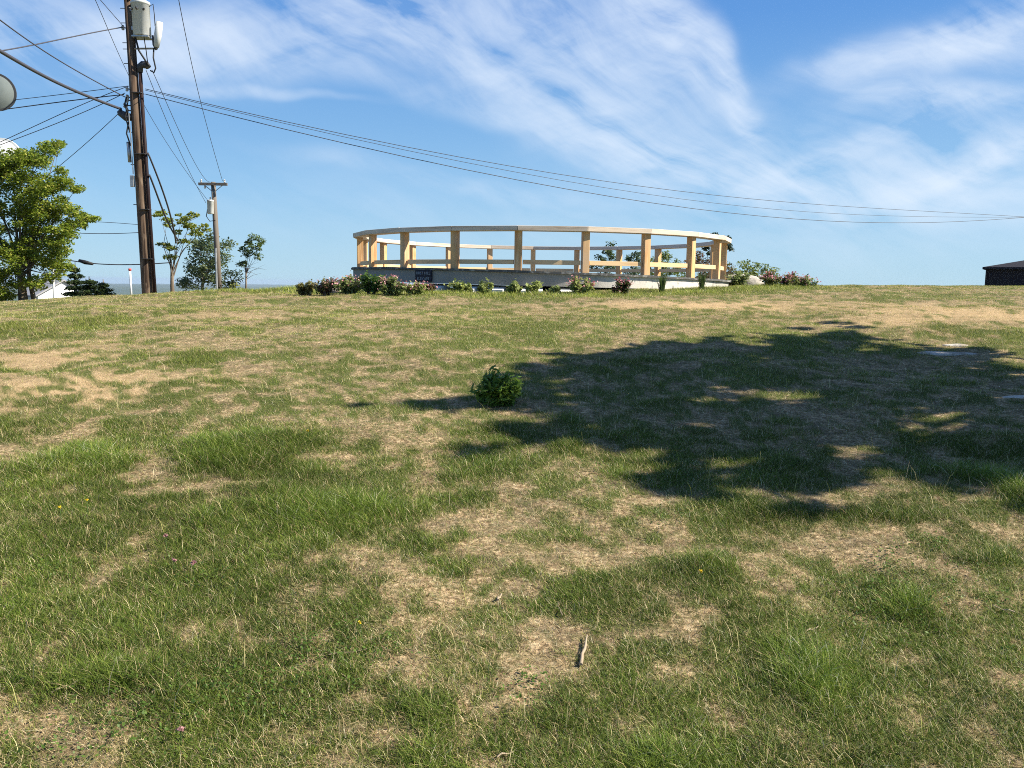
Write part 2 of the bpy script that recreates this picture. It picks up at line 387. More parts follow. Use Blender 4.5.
# ------------------------------------------------------------------ ground sheet
def make_ground():
    rr = [0.3]
    while rr[-1] < 45: rr.append(rr[-1] * 1.017 + .002)
    while rr[-1] < 19000: rr.append(rr[-1] * 1.045)
    rr = np.array(rr)
    aa = np.concatenate([np.linspace(-52, 52, 620, endpoint=False), np.linspace(52, 308, 128, endpoint=False)]) * math.pi / 180
    Rg, Ag = np.meshgrid(rr, aa, indexing='ij')
    X = Rg * np.sin(Ag); Y = Rg * np.cos(Ag)
    Z = ground(X, Y)
    n = len(aa); m = len(rr)
    V = np.stack([X.ravel(), Y.ravel(), Z.ravel()], 1)
    V = np.vstack([V, [[0, 0, float(ground(0, 0))]]])
    i = np.arange(m - 1)[:, None] * n; k = np.arange(n)[None, :]; k2 = (k + 1) % n
    Q = np.stack([i + k, i + n + k, i + n + k2, i + k2], -1).reshape(-1, 4)[:, ::-1]
    kk = np.arange(n); T = np.stack([np.full(n, m * n), kk, (kk + 1) % n], 1)[:, ::-1]
    g, h, t = lawn(V[:, 0], V[:, 1])
    rad = np.hypot(V[:, 0], V[:, 1] - 15)
    wild = sstep(30, 60, rad)
    cols = np.stack([g, t, wild], 1)
    me = mkmesh('ground', V, [Q, T], cols, smooth=True); global GMIN; GMIN = float(V[:, 2].min())
    m = bpy.data.materials.new('lawn_soil'); m.use_nodes = True
    nt = m.node_tree; N = nt.nodes; L = nt.links; b = N['Principled BSDF']; b.inputs['Roughness'].default_value = .95; b.inputs['Specular IOR Level'].default_value = .1
    at_ = N.new('ShaderNodeAttribute'); at_.attribute_name = 'col'; sp = N.new('ShaderNodeSeparateColor'); L.new(at_.outputs['Color'], sp.inputs[0])
    tc = N.new('ShaderNodeTexCoord')
    def nz(s, d=6, st=(1, 1, 1)):
        mp = N.new('ShaderNodeMapping'); L.new(tc.outputs['Object'], mp.inputs[0]); mp.inputs['Scale'].default_value = st
        n = N.new('ShaderNodeTexNoise'); n.inputs['Scale'].default_value = s; n.inputs['Detail'].default_value = d; n.inputs['Roughness'].default_value = .7; L.new(mp.outputs[0], n.inputs[0]); return n.outputs[0]
    def ramp(v, stops):
        r = N.new('ShaderNodeValToRGB'); L.new(v, r.inputs[0]); e = r.color_ramp.elements
        while len(e) < len(stops): e.new(.5)
        for q, (p, c) in zip(e, stops): q.position = p; q.color = (*c, 1)
        return r.outputs[0]
    def mix(f, a, c):
        x = N.new('ShaderNodeMixRGB')
        for i_, v in enumerate((f, a, c)):
            if isinstance(v, tuple): x.inputs[i_].default_value = (*v, 1)
            elif isinstance(v, float): x.inputs[i_].default_value = v
            else: L.new(v, x.inputs[i_])
        return x.outputs[0]
    straw = ramp(nz(42), [(.30, (.05, .034, .02)), (.44, (.22, .15, .08)), (.54, (.50, .37, .22)), (.68, (.72, .58, .37))])
    sand = ramp(nz(9), [(.3, (.40, .27, .14)), (.7, (.62, .45, .26))])
    mot = ramp(nz(7, 8), [(.42, (0, 0, 0)), (.66, (1, 1, 1))]); straw = mix(mot, straw, (.13, .10, .06)); mot2 = ramp(nz(15, 8), [(.46, (0, 0, 0)), (.7, (1, 1, 1))]); straw = mix(mot2, straw, (.11, .12, .045))
    base = mix(sp.outputs[1], straw, sand)
    gr = ramp(nz(60), [(.3, (.028, .05, .008)), (.7, (.11, .15, .03))])
    gm = N.new('ShaderNodeMapRange'); gm.inputs[1].default_value = .25; gm.inputs[2].default_value = .75; gm.inputs[4].default_value = .85
    L.new(sp.outputs[0], gm.inputs[0])
    base = mix(gm.outputs[0], base, gr)
    wildc = ramp(nz(.004), [(.35, (.03, .05, .02)), (.65, (.06, .085, .035))])
    base = mix(sp.outputs[2], base, wildc)
    L.new(base, b.inputs['Base Color'])
    bp = N.new('ShaderNodeBump'); bp.inputs['Strength'].default_value = .7; bp.inputs['Distance'].default_value = .03
    L.new(nz(55), bp.inputs['Height']); L.new(bp.outputs[0], b.inputs['Normal'])
    o = link('ground', me, m); tag(o, kind='structure')
make_ground()

# haze box: even air round everything
zlo = GMIN - 1; hz = MB(); hz.box((0, 0, (14 + zlo) / 2), (44000, 44000, 14 - zlo))
ho = hz.build('haze', None if False else bpy.data.materials.new('haze_air'))
hm = ho.data.materials[0]; hm.use_nodes = True; nt = hm.node_tree; nt.nodes.remove(nt.nodes['Principled BSDF'])
pv = nt.nodes.new('ShaderNodeVolumePrincipled'); pv.inputs['Color'].default_value = (.64, .80, 1, 1); pv.inputs['Density'].default_value = 6.0e-5; pv.inputs['Anisotropy'].default_value = .2
nt.links.new(pv.outputs[0], nt.nodes['Material Output'].inputs['Volume'])
tag(ho, kind='stuff')

# ------------------------------------------------------------------ grass
def blades(x, y, hgt, wid, lean, col, colt, flat=None, nseg=2, yaw=None):
    """numpy blade builder; x,y base; returns V,Q,T,C"""
    n = len(x); z = ground(x, y)
    az = rs.rand(n) * 2 * math.pi                     # lean direction
    wa = az + math.pi / 2 + rs.randn(n) * .6
    lx = np.cos(az) * lean; ly = np.sin(az) * lean
    wx = np.cos(wa) * wid / 2; wy = np.sin(wa) * wid / 2
    b = np.stack([x, y, z - .004], 1)
    W = np.stack([wx, wy, np.zeros(n)], 1)
    if nseg == 1:
        tip = b + np.stack([lx, ly, hgt], 1)
        V = np.stack([b - W, b + W, tip], 1).reshape(-1, 3)
        i = np.arange(n)[:, None] * 3
        T = i + np.array([[0, 1, 2]])
        Cc = np.stack([col, col, colt], 1).reshape(-1, 3)
        return V, np.zeros((0, 4), int), T, Cc
    mid = b + np.stack([lx * .35, ly * .35, hgt * .6], 1)
    tip = b + np.stack([lx, ly, hgt], 1)
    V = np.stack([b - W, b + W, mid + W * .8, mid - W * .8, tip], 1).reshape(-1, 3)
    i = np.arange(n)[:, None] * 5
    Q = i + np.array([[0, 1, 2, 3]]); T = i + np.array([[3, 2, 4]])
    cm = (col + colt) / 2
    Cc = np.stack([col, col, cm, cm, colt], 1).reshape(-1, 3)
    return V, Q, T, Cc

def lerp(a, b, t): return a + (b - a) * t[:, None]
def cat(parts):
    V = []; Q = []; T = []; Cc = []; n = 0
    for v, q, t, c in parts:
        V.append(v); Q.append(q + n); T.append(t + n); Cc.append(c); n += len(v)
    return np.vstack(V), np.vstack(Q), np.vstack(T), np.vstack(Cc)

def sample_lawn(n, y0, y1, pw, side=1.6):
    """points with density ~ Y^-pw in the forward wedge"""
    u = rs.rand(n * 2)
    # pdf in Y ~ (1.36Y+side) * Y^-pw, via table
    t = np.linspace(y0, y1, 400); p = (1.36 * t + side) * t ** (-pw); c = np.cumsum(p); c /= c[-1]
    Y = np.interp(u, c, t)
    X = (rs.rand(n * 2) - .5) * (1.36 * Y + side)
    ok = np.hypot(X - PLAT[0], Y - PLAT[1]) > 4.75
    return X[ok][:n], Y[ok][:n]

GREEN_A = np.array([.026, .056, .006]); GREEN_B = np.array([.115, .175, .020]); GREEN_Y = np.array([.36, .38, .080])
STRAW_A = np.array([.36, .25, .12]); STRAW_B = np.array([.78, .64, .40])

def make_grass():
    parts = []
    # tufted green blades
    def green(n, y0, y1, pw, tuft, nseg):
        x, y = sample_lawn(n // tuft, y0, y1, pw)
        g, h, t = lawn(x, y)
        keep = rs.rand(len(x)) < np.clip(sstep(.25, .7, g) * .9 + .10, 0, 1) * (1 - .55 * t)
        x = x[keep]; y = y[keep]; g = g[keep]; h = h[keep]
        k = rs.rand(len(x))
        tone = np.clip(rs.rand(len(x)) * .7 + (fbm(x * 9, y * 9, 33, 2) - .35) * 1.0, 0, 1)
        x = np.repeat(x, tuft); y = np.repeat(y, tuft); g = np.repeat(g, tuft); h = np.repeat(h, tuft); tone = np.repeat(tone, tuft); k = np.repeat(k, tuft)
        sp = (.012 + .028 * k) * np.clip(y / 4, 1, 3)
        x = x + rs.randn(len(x)) * sp; y = y + rs.randn(len(x)) * sp
        hg = (.011 + .070 * h * (.25 + .75 * g)) * (.82 + .18 * sstep(3, 6, y)) * (.45 + .9 * rs.rand(len(x)))
        wd = np.maximum(.0017, y * .00040) * (.7 + .6 * rs.rand(len(x)))
        ln = hg * (.3 + 1.4 * rs.rand(len(x)))
        c = lerp(GREEN_A, GREEN_B, np.clip(tone * .7 + rs.rand(len(x)) * .4, 0, 1))
        yel = np.clip((rs.rand(len(x)) - .5) * 1.5 + (.45 - g) * .5 + sstep(4.5, 11, y) * .65, 0, 1)
        c = c + (GREEN_Y - c) * yel[:, None]
        dead = rs.rand(len(x)) < .07 + .15 * (1 - g)
        c[dead] = lerp(STRAW_A, STRAW_B, rs.rand(dead.sum()))
        patch = .55 + 1.0 * fbm(x * 1.6, y * 1.6, 71, 4)
        c = c * (patch * (1 + .5 * np.clip(h - .55, 0, 1)))[:, None]
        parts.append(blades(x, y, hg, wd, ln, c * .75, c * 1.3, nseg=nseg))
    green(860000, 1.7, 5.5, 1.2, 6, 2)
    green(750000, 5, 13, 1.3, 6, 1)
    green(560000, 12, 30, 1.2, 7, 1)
    # straw: dead stems lying almost flat
    def straw(n, y0, y1, pw):
        x, y = sample_lawn(n, y0, y1, pw)
        g, h, t = lawn(x, y)
        keep = rs.rand(len(x)) < (1.05 - .72 * g) * (1 - .5 * t)
        x = x[keep]; y = y[keep]; g = g[keep]
        L_ = .02 + .05 * rs.rand(len(x)) ** 2
        wd = np.maximum(.0018, y * .00036) * (.7 + .6 * rs.rand(len(x)))
        c = lerp(STRAW_A, STRAW_B, rs.rand(len(x)) ** .8); br = rs.rand(len(x)) < .3
        c[br] *= .5
        hi = rs.rand(len(x)) < .10; c[hi] = np.array([.85, .76, .55])
        c = c * np.array([1, .97, .92])
        parts.append(blades(x, y, .004 + (.014 + .022 * g) * rs.rand(len(x)), wd, L_, c, c * 1.05, nseg=1))
    straw(420000, 1.7, 6, 1.2); straw(480000, 6, 28, 1.2)
    # scattered tall stalks with pale heads
    x, y = sample_lawn(2600, 1.8, 12, .9)
    g, h, t = lawn(x, y); kp = rs.rand(len(x)) < .15 + .85 * g; x = x[kp]; y = y[kp]; n = len(x)
    hg = .05 + .07 * rs.rand(n) * np.clip(6 / y, .5, 1); c = lerp(GREEN_Y, STRAW_B, rs.rand(n))
    parts.append(blades(x, y, hg, np.maximum(.0022, y * .0004) * np.ones(n), hg * .5 * rs.rand(n) + .02, c * .9, c, nseg=2))
    V, Q, T, Cc = cat(parts)
    me = mkmesh('grass', V, [Q, T], np.clip(Cc, 0, .8))
    o = link('grass', me, M_grass); tag(o, 'short patchy lawn grass, green tufts among dry straw', 'grass', kind='stuff')
make_grass()

# ------------------------------------------------------------------ leaves
def leafmesh(P, size, cols, up_bias=.4, elong=1.6, fold=True):
    """one small pointed leaf (4 verts) at each point"""
    n = len(P)
    d = rs.randn(n, 3); d[:, 2] *= .6; d /= np.linalg.norm(d, axis=1)[:, None]
    nn = rs.randn(n, 3); nn[:, 2] = np.abs(nn[:, 2]) + up_bias * 3
    s = np.cross(d, nn); s /= np.linalg.norm(s, axis=1)[:, None] + 1e-9
    sz = (size * (.6 + .8 * rs.rand(n)))[:, None]
    a = P - d * sz * elong / 2; b = P + d * sz * elong / 2
    e = s * sz / 2
    V = np.stack([a, P + e, b, P - e], 1).reshape(-1, 3)
    Q = np.arange(n)[:, None] * 4 + np.array([[0, 1, 2, 3]])
    return V, Q, np.repeat(cols, 4, 0)

def colrand(n, c1, c2, c3=None, f3=.1):
    c = lerp(np.array(c1), np.array(c2), rs.rand(n))
    if c3 is not None:
        m = rs.rand(n) < f3; c[m] = np.array(c3) * (.7 + .6 * rs.rand(m.sum()))[:, None]
    return c

def foliage(name, parent, P, size, c, up_bias=.4, elong=1.6, m=None):
    V, Q, Cc = leafmesh(P, size, c, up_bias, elong)
    me = mkmesh(name, V - BASE[parent.name], [Q], np.clip(Cc, 0, .9))
    return link(name, me, m or M_leaf, parent)

def clump_pts(centres, radii, per, flat=.6):
    out = []
    for c, r in zip(centres, radii):
        n = int(per * (r ** 2) ) if per > 60 else per
        q = rs.randn(max(n, 6), 3); q /= np.linalg.norm(q, axis=1)[:, None]
        q *= (rs.rand(len(q)) ** .45)[:, None] * r
        q[:, 2] *= flat
        out.append(c + q)
    return np.vstack(out)

def limbs(mb, base, tops, r_trunk, fork, nside=6, lk=.27):
    """trunk from base to fork, then a bent limb to each top"""
    base = np.asarray(base, float); fork = np.asarray(fork, float)
    mid = (base + fork) / 2 + np.array([rnd.uniform(-.05, .05), 0, 0]) * np.linalg.norm(fork - base)
    mb.tube([base - np.array([0, 0, .3]), base + (mid - base) * .1, mid, fork], [r_trunk * 1.35, r_trunk * 1.1, r_trunk * .85, r_trunk * .65], 10)
    for t in tops:
        t = np.asarray(t, float)
        L_ = np.linalg.norm(t - fork)
        st = base + (fork - base) * rnd.uniform(.65, 1.0)
        m1 = st + (t - st) * .4 + np.array([rnd.uniform(-.12, .12), rnd.uniform(-.12, .12), .1]) * L_
        rr = r_trunk * lk
        mb.tube([st, m1, t], [rr, rr * .55, rr * .12], nside, caps=False)
    return mb

# ------------------------------------------------------------------ viewing platform
def platform():
    cx, cy = PLAT; RW = 4.83; RP = 4.66; N = 21; ph = .1683
    gz = float(ground(cx, cy - RW))
    def deck(x, y): return 1.6 + .245 - .021 * (x - cx) - .004 * (y - cy)
    root = thing('viewing_platform', (cx, cy, gz), 'round viewing platform of stained concrete with a new wooden post railing', 'viewing platform')
    n = 84
    A = np.arange(n) * 2 * math.pi / n
    # wall ring
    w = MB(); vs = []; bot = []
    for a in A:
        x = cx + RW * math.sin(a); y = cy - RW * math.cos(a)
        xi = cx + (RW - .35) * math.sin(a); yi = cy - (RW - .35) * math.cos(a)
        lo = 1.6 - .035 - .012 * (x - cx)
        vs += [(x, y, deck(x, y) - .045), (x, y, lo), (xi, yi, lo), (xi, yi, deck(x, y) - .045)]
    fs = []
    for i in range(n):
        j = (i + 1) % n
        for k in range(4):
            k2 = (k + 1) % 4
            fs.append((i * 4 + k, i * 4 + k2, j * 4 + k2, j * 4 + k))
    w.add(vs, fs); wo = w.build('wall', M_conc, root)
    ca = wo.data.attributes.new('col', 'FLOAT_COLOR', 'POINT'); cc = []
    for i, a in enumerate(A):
        d = math.degrees((a + math.pi) % (2 * math.pi) - math.pi)      # old grey concrete, darker towards the left, palest along one stretch
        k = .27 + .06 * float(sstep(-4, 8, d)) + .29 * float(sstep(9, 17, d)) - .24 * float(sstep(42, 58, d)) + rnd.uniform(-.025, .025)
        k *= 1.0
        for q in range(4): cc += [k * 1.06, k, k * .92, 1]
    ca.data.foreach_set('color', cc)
    # deck slab, dark mossy edge
    d = MB(); vs = []
    for a in A:
        jx = rnd.uniform(-.012, .012)
        x = cx + (RW + .05 + jx) * math.sin(a); y = cy - (RW + .05 + jx) * math.cos(a)
        vs += [(x, y, deck(x, y) - .042), (x, y, deck(x, y) + rnd.uniform(-.006, .008))]
    vs += [(cx, cy, deck(cx, cy) - .042), (cx, cy, deck(cx, cy))]
    fs = []
    for i in range(n):
        j = (i + 1) % n
        fs += [(2 * i, 2 * j, 2 * j + 1, 2 * i + 1), (2 * n, 2 * j, 2 * i), (2 * n + 1, 2 * i + 1, 2 * j + 1)]
    d.add(vs, fs); d.build('deck', M_conct, root)
    # short piers and inner plinth
    for a in np.arange(12) * math.pi / 6 + .2:
        x = cx + (RW - .35) * math.sin(a); y = cy - (RW - .35) * math.cos(a); z0 = float(ground(x, y)) - .3; z1 = 1.6 - .037 - .012 * (x - cx)
        if z1 - z0 > .05: MB().box((x, y, (z0 + z1) / 2 - .02), (.4, .3, z1 - z0), a).build('pier', M_conct, root)
    # pale sloped footing blocks under the front lip
    for a0, a1 in ((-.62, -.47), (-.40, -.31), (-.26, -.185), (-.11, -.02), (.03, .115)):
        f = MB(); vs = []; K = 6
        for q in range(K):
            a = a0 + (a1 - a0) * q / (K - 1)
            for rad, z in ((RW - .30, -.040), (RW + .16, -.135), (RW + .16, -.36), (RW - .30, -.36)):
                x = cx + rad * math.sin(a); y = cy - rad * math.cos(a); vs.append((x, y, 1.6 + z - .012 * (x - cx)))
        fs = [(3, 2, 1, 0), tuple((K - 1) * 4 + k for k in range(4))]
        for q in range(K - 1):
            for k in range(4): fs.append((q * 4 + k, q * 4 + (k + 1) % 4, q * 4 + 4 + (k + 1) % 4, q * 4 + 4 + k))
        f.add(vs, fs); f.build('footing', M_whitec, root)
    ztop = 1.6 + 1.19
    P = []
    for k in range(N):
        a = ph + k * 2 * math.pi / N
        x = cx + RP * math.sin(a); y = cy - RP * math.cos(a)
        P.append((x, y, a))
        z0 = deck(x, y) - .01
        MB().box((x, y, (z0 + ztop - .10) / 2), (.148, .148, ztop - .10 - z0), a + rnd.uniform(-.02, .02)).build('post', M_wood, root, bevel=.008)
    for k in range(N):
        x0, y0, a0 = P[k]; x1, y1, a1 = P[(k + 1) % N]
        # cap rail segment, mitred
        def ring(a, r): return cx + r * math.sin(a), cy - r * math.cos(a)
        e = .0006
        i0 = ring(a0 + e, RP - .15); i1 = ring(a0 + 2 * math.pi / N - e, RP - .15); o0 = ring(a0 + e, RP + .17); o1 = ring(a0 + 2 * math.pi / N - e, RP + .17)
        dz = rnd.uniform(-.003, .003)
        vs = [(*p, ztop - .10) for p in (o0, o1, i1, i0)] + [(*p, ztop + dz) for p in (o0, o1, i1, i0)]
        MB().add(vs, [(0, 3, 2, 1), (4, 5, 6, 7), (0, 1, 5, 4), (1, 2, 6, 5), (2, 3, 7, 6), (3, 0, 4, 7)]).build('cap_rail', M_rail, root, bevel=.006)
        # lower rail, fixed between posts
        mx_, my_ = (x0 + x1) / 2, (y0 + y1) / 2
        Lr = math.hypot(x1 - x0, y1 - y0) - .19; an = math.atan2(y1 - y0, x1 - x0)
        MB().box((mx_, my_, 1.6 + .455), (Lr, .045, .095), an).build('lower_rail', M_board, root, bevel=.004)
    # sign on the front left of the wall
    s0 = at(414, 270, 18.0)
    a = math.asin((at(424, 276, 17.9)[0] - cx) / (RW + .02)); 
    x = cx + (RW + .035) * math.sin(a); y = cy - (RW + .035) * math.cos(a)
    zc = deck(x, y) - .045 - .125
    sg = thing('name_sign', (x, y, zc), 'small dark sign with two faint lines of pale lettering on the platform wall', 'sign')
    MB().box((x, y, zc), (.44, .03, .25), a).build('board', M_sign, sg, bevel=.004)
    for txt, dz in (('FIRST HILL', .055), ('ELEV 692', -.06)):
        cu = bpy.data.curves.new('lettering', 'FONT'); cu.body = txt; cu.size = .085; cu.align_x = 'CENTER'; cu.align_y = 'CENTER'; cu.extrude = .002
        cu.materials.append(M_letter)
        tmp = bpy.data.objects.new('tmp', cu); lm = bpy.data.meshes.new_from_object(tmp); bpy.data.objects.remove(tmp)
        to = bpy.data.objects.new('lettering', lm); C.objects.link(to); to.parent = sg
        to.rotation_euler = (math.pi / 2, 0, a); to.location = (math.sin(a) * .018, -math.cos(a) * .018, dz)
platform()

# ------------------------------------------------------------------ utility poles
def big_pole():
    Y = 26
    b = at(148, 296, Y); gz = float(ground(b[0], b[1])); b[2] = gz
    t = at(128.5, 2, Y)
    ax = (t - b) / np.linalg.norm(t - b)
    def on(py, dx=0, dy=0):
        """point on the pole's axis level with image row py"""
        f = (296 - py) / 294.0
        return b + (t - b) * f + np.array([dx, dy, 0])
    root = thing('utility_pole', b, 'tall brown wooden utility pole with a large grey transformer and a dark conduit', 'utility pole')
    p0 = b - ax * .4; p1 = on(-34)
    MB().tube([p0, b, (b + t) / 2, p1], [.175, .17, .145, .115], 16).build('pole', M_pole, root, smooth=True)
    # conduit riser
    r0_ = on(298, .26, -.08); r1 = on(68, .22, -.02)
    c = MB().tube([r0_, on(180, .24, -.05), r1], .055, 10)
    c.build('conduit', M_iron, root, smooth=True)
    hd = MB().tube([r1 - ax * .05, r1 + ax * .12, on(62, .30), on(62, .42), on(64.5, .47)], [.075, .10, .11, .11, .09], 10)
    hd.build('weatherhead', M_dark, root, smooth=True)
    for py in (90, 150, 205, 255):
        q = on(py, .12, -.06); MB().box(q, (.30, .27, .02), 0).build('strap', M_dark, root)
    # transformer can
    q0 = on(36, .40, -.12); 
    prof = [(.22, 0), (.255, .02), (.255, .9), (.275, .905), (.275, .97), (.25, .99), (.12, 1.06)]
    tk = MB().lathe(q0, prof, 24, ax); tko = tk.build('transformer', M_tank, root, smooth=True)
    for dx, dy in ((-.12, -.1), (.13, -.08)):
        MB().lathe(q0 + ax * 1.02 + np.array([dx, dy, 0]), [(.05, 0), (.07, .04), (.045, .07), (.07, .11), (.045, .14), (.06, .18), (.02, .24)], 10).build('bushing', M_porc, tko, smooth=True)
    for k in range(3):
        an = -math.pi / 2 + (k - 1) * .7
        e = q0 + ax * .72 + np.array([math.cos(an) * .26, math.sin(an) * .26, 0])
        MB().tube([e, e + np.array([math.cos(an) * .1, math.sin(an) * .1, .02])], [.035, .02], 8).build('terminal', M_dark, tko)
    MB().box(q0 + ax * .25 + np.array([-.28, .08, 0]), (.14, .12, .1)).build('bracket', M_steel, root)
    MB().box(q0 + ax * .8 + np.array([-.28, .08, 0]), (.14, .12, .1)).build('bracket', M_steel, root)
    MB().box(q0 + ax * -.03 + np.array([0, 0, 0]), (.5, .4, .04)).build('bracket', M_steel, root)
    # fused cutout on an arm
    ar0 = on(47, .12, -.05); ar1 = on(47, .82, -.1)
    MB().tube([ar0, ar1], .028, 6).build('cutout_arm', M_steel, root)
    ca = on(46, .80, -.12); cb = on(22, .94, -.12)
    MB().tube([ca, (ca + cb) / 2, cb], [.075, .11, .10], 10).build('cutout', M_tank, root, smooth=True)
    MB().tube([ca - ax * .06, ca + ax * .08 + np.array([-.08, 0, 0]), ca + ax * .34 + np.array([-.09, 0, 0])], [.05, .035, .03], 8).build('cutout_hinge', M_dark, root, smooth=True)
    # jumper leads
    for pts, rr in (([on(37, .22, -.2), on(50, .30, -.2), on(58, .45, -.2), on(63, .50, -.1)], .028),
                    ([on(8, .62, -.12), on(5, .78, -.12), on(15, .80, -.12), on(26, .80, -.12)], .012),
                    ([on(38, .50, -.25), on(50, .52, -.2), on(62, .5, -.1)], .014),
                    ([on(47, .72, -.12), on(56, .68, -.1), on(66, .73, -.1), on(70, .66, -.08), on(68, .55, -.06)], .022)):
        MB().tube(pts, rr, 6).build('jumper_lead', M_black, root, smooth=True)
    MB().box(on(-1, -.05, -.14), (.34, .12, .12)).build('pole_top_bracket', M_dark, root)
    # cable hardware on the left
    for py, dx in ((97, -.22), (86, -.2), (94, -.2), (107, -.24), (102, -.3), (27, -.2)):
        q = on(py, dx, -.05)
        MB().lathe(q - ax * .07, [(.03, 0), (.05, .03), (.03, .06), (.05, .09), (.03, .14)], 8).build('insulator', M_porc, root)
        MB().tube([on(py, -.1), q], .018, 6).build('insulator_pin', M_dark, root)
    MB().tube([on(113.5, -.08), on(113, -.3), on(109, -.48), on(107.5, -.52)], [.10, .13, .10, .06], 8).build('cable_clamp', M_dark, root, smooth=True)
    for a, c_ in ((100, 128), (92, 112), (118, 142)):
        MB().tube([on(a, -.19, -.1), on((a + c_) / 2, -.27, -.12), on(c_, -.18, -.1)], .022, 6).build('jumper_lead', M_black, root, smooth=True)
    MB().tube([on(158, -.26, -.05), on(138, -.27, -.05)], .055, 8).build('splice_tube', M_steel, root, smooth=True)
    MB().box(on(177, -.2, -.1), (.11, .1, .34)).build('junction_box', M_steel, root, bevel=.01)
    MB().tube([on(170, -.15, -.12), on(140, -.15, -.12), on(110, -.16, -.12)], .016, 6).build('ground_wire', M_steel, root)
    for k, py in enumerate((8, 22, 41, 47, 61, 128, 160, 200)):
        s = -1
        MB().tube([on(py, s * .08), on(py, s * .26)], .012, 5).build('step_bolt', M_dark, root)
    return on
on_big = big_pole()

def small_pole():
    Y = 38
    b = at(220, 293, Y); b[2] = float(ground(b[0], b[1])) - .2
    t = at(213.2, 182, Y)
    root = thing('utility_pole', b, 'smaller grey utility pole with a single wooden crossarm, standing among the shrubs behind', 'utility pole')
    MB().tube([b, (b + t) / 2, t], [.14, .125, .10], 12).build('pole', M_polegrey, root, smooth=True)
    c = at(214.2, 184.5, Y)
    MB().box(c + np.array([0, -.16, 0]), (1.28, .11, .12), 0).build('crossarm', M_polegrey, root, bevel=.01)
    for s in (-1, 1):
        MB().tube([c + np.array([s * .42, -.1, -.03]), c + np.array([0, -.1, -.36])], .018, 5).build('arm_brace', M_steel, root)
        MB().lathe(c + np.array([s * .52, -.16, .06]), [(.03, 0), (.05, .04), (.03, .08), (.045, .11), (.02, .15)], 8).build('insulator', M_porc, root)
    MB().lathe(c + np.array([-.36, -.16, -.2]), [(.03, 0), (.05, .04), (.03, .1), (.02, .16)], 8).build('insulator', M_porc, root)
    q = at(210.7, 214, Y - .2)
    tk = MB().lathe(q, [(.12, 0), (.14, .02), (.14, .55), (.155, .56), (.13, .62)], 16).build('transformer', M_tank, root, smooth=True)
    MB().lathe(q + np.array([0, 0, .6]), [(.03, 0), (.045, .04), (.025, .08), (.03, .14)], 8).build('bushing', M_dark, tk)
    MB().tube([q + np.array([-.14, 0, .2]), q + np.array([-.2, 0, -.1]), q + np.array([-.05, 0, -.32]), q + np.array([.2, 0, -.28])], .018, 6).build('jumper_lead', M_black, root)
    MB().tube([at(217, 293, Y - .2), at(216, 262, Y - .2), at(215.7, 248, Y - .2)], .045, 8).build('conduit', M_steel, root)
small_pole()

# ------------------------------------------------------------------ overhead lines
def wire(pts, rad, label, m=None, n=24):
    """pts: three or four (px, py, Y) points; smooth curve through them"""
    P = [at(*p) for p in pts]
    if len(P) == 2:
        P = [P[0], (P[0] + P[1]) / 2 - np.array([0, 0, .006 * np.linalg.norm(P[0] - P[1])]), P[1]]
    d = [0]
    for a, b in zip(P, P[1:]): d.append(d[-1] + np.linalg.norm(b - a))
    d = np.array(d) / d[-1]; P = np.array(P)
    co_ = [np.polyfit(d, P[:, k], min(len(P) - 1, 3)) for k in range(3)]
    s = np.linspace(0, 1, n)
    Q = np.stack([np.polyval(c, s) for c in co_], 1)
    mid = Q[n // 2]
    o = MB().tube(list(Q), rad, 6).build('power_line', m or M_wire, loc=mid, smooth=True)
    tag(o, label, 'cable', 'overhead cables of the utility poles')
W = wire
W([(121, 109, 26), (60, 84, 22), (0, 51, 18), (-120, -20, 14)], .040, 'thickest black cable sloping from the tall pole up to the left edge')
W([(125, 97, 26), (55, 58, 22), (0, 20, 18), (-90, -45, 14)], .0150, 'black cable sloping to the upper left corner, above the thickest cable')
W([(124, 27, 26), (62, 39, 23), (0, 51, 20), (-120, 60, 16)], .0165, 'thin sagging cable from beside the big transformer to the left edge')
W([(128, 86, 26), (13, 100, 26), (-200, 118, 26)], .0097, 'upper thin line of the nearly level pair left of the tall pole')
W([(124, 94.5, 26), (60, 102, 26), (0, 110, 26), (-200, 134, 26)], .0150, 'lower, thicker line of the nearly level pair left of the tall pole')
W([(129, 86, 26), (50, 119, 26), (9, 138, 26), (-100, 180, 26)], .0105, 'thin line falling from the tall pole towards the lower white dish, upper of two')
W([(125, 93, 26), (60, 122, 26), (16, 139, 26), (-100, 184, 26)], .0105, 'thin line falling from the tall pole towards the lower white dish, lower of two')
W([(119, 113, 26), (92, 138, 27), (63, 163, 28.5), (30, 190, 31)], .0097, 'single thin wire dropping steeply from the clamp into the leafy tree')
W([(94, -3, 24), (110, 34, 27), (128, 74, 30), (210.5, 204, 37.8)], .0097, 'thin wire crossing behind the tall pole from the top edge')
W([(97, -4, 24), (110, 11, 25), (124, 27, 26)], .0097, 'short thin wire between the top edge and the side of the tall pole')
W([(178, -4, 22), (190, 56, 26), (208, 130, 33), (222.5, 181, 38)], .0097, 'lone wire running from the top edge to the right end of the crossarm')
W([(146, 70, 26), (158, 100, 28.5), (170.5, 130, 31), (206, 203, 38)], .0097, 'wire from the conduit head down to the small pole transformer')
W([(152, 70, 26), (164, 97, 28.5), (178.7, 130, 31), (210, 182, 38)], .0097, 'wire from the cutout down to the middle of the crossarm')
W([(146, 88, 26), (300, 127, 27), (512, 165, 30), (760, 200, 37), (1060, 219, 46)], .0102, 'uppermost of the three long lines crossing the sky to the right edge')
W([(146, 90, 26), (300, 127.6, 27), (512, 171, 30), (760, 208, 37), (1060, 217, 46)], .0081, 'middle one of the three long lines crossing the sky to the right edge')
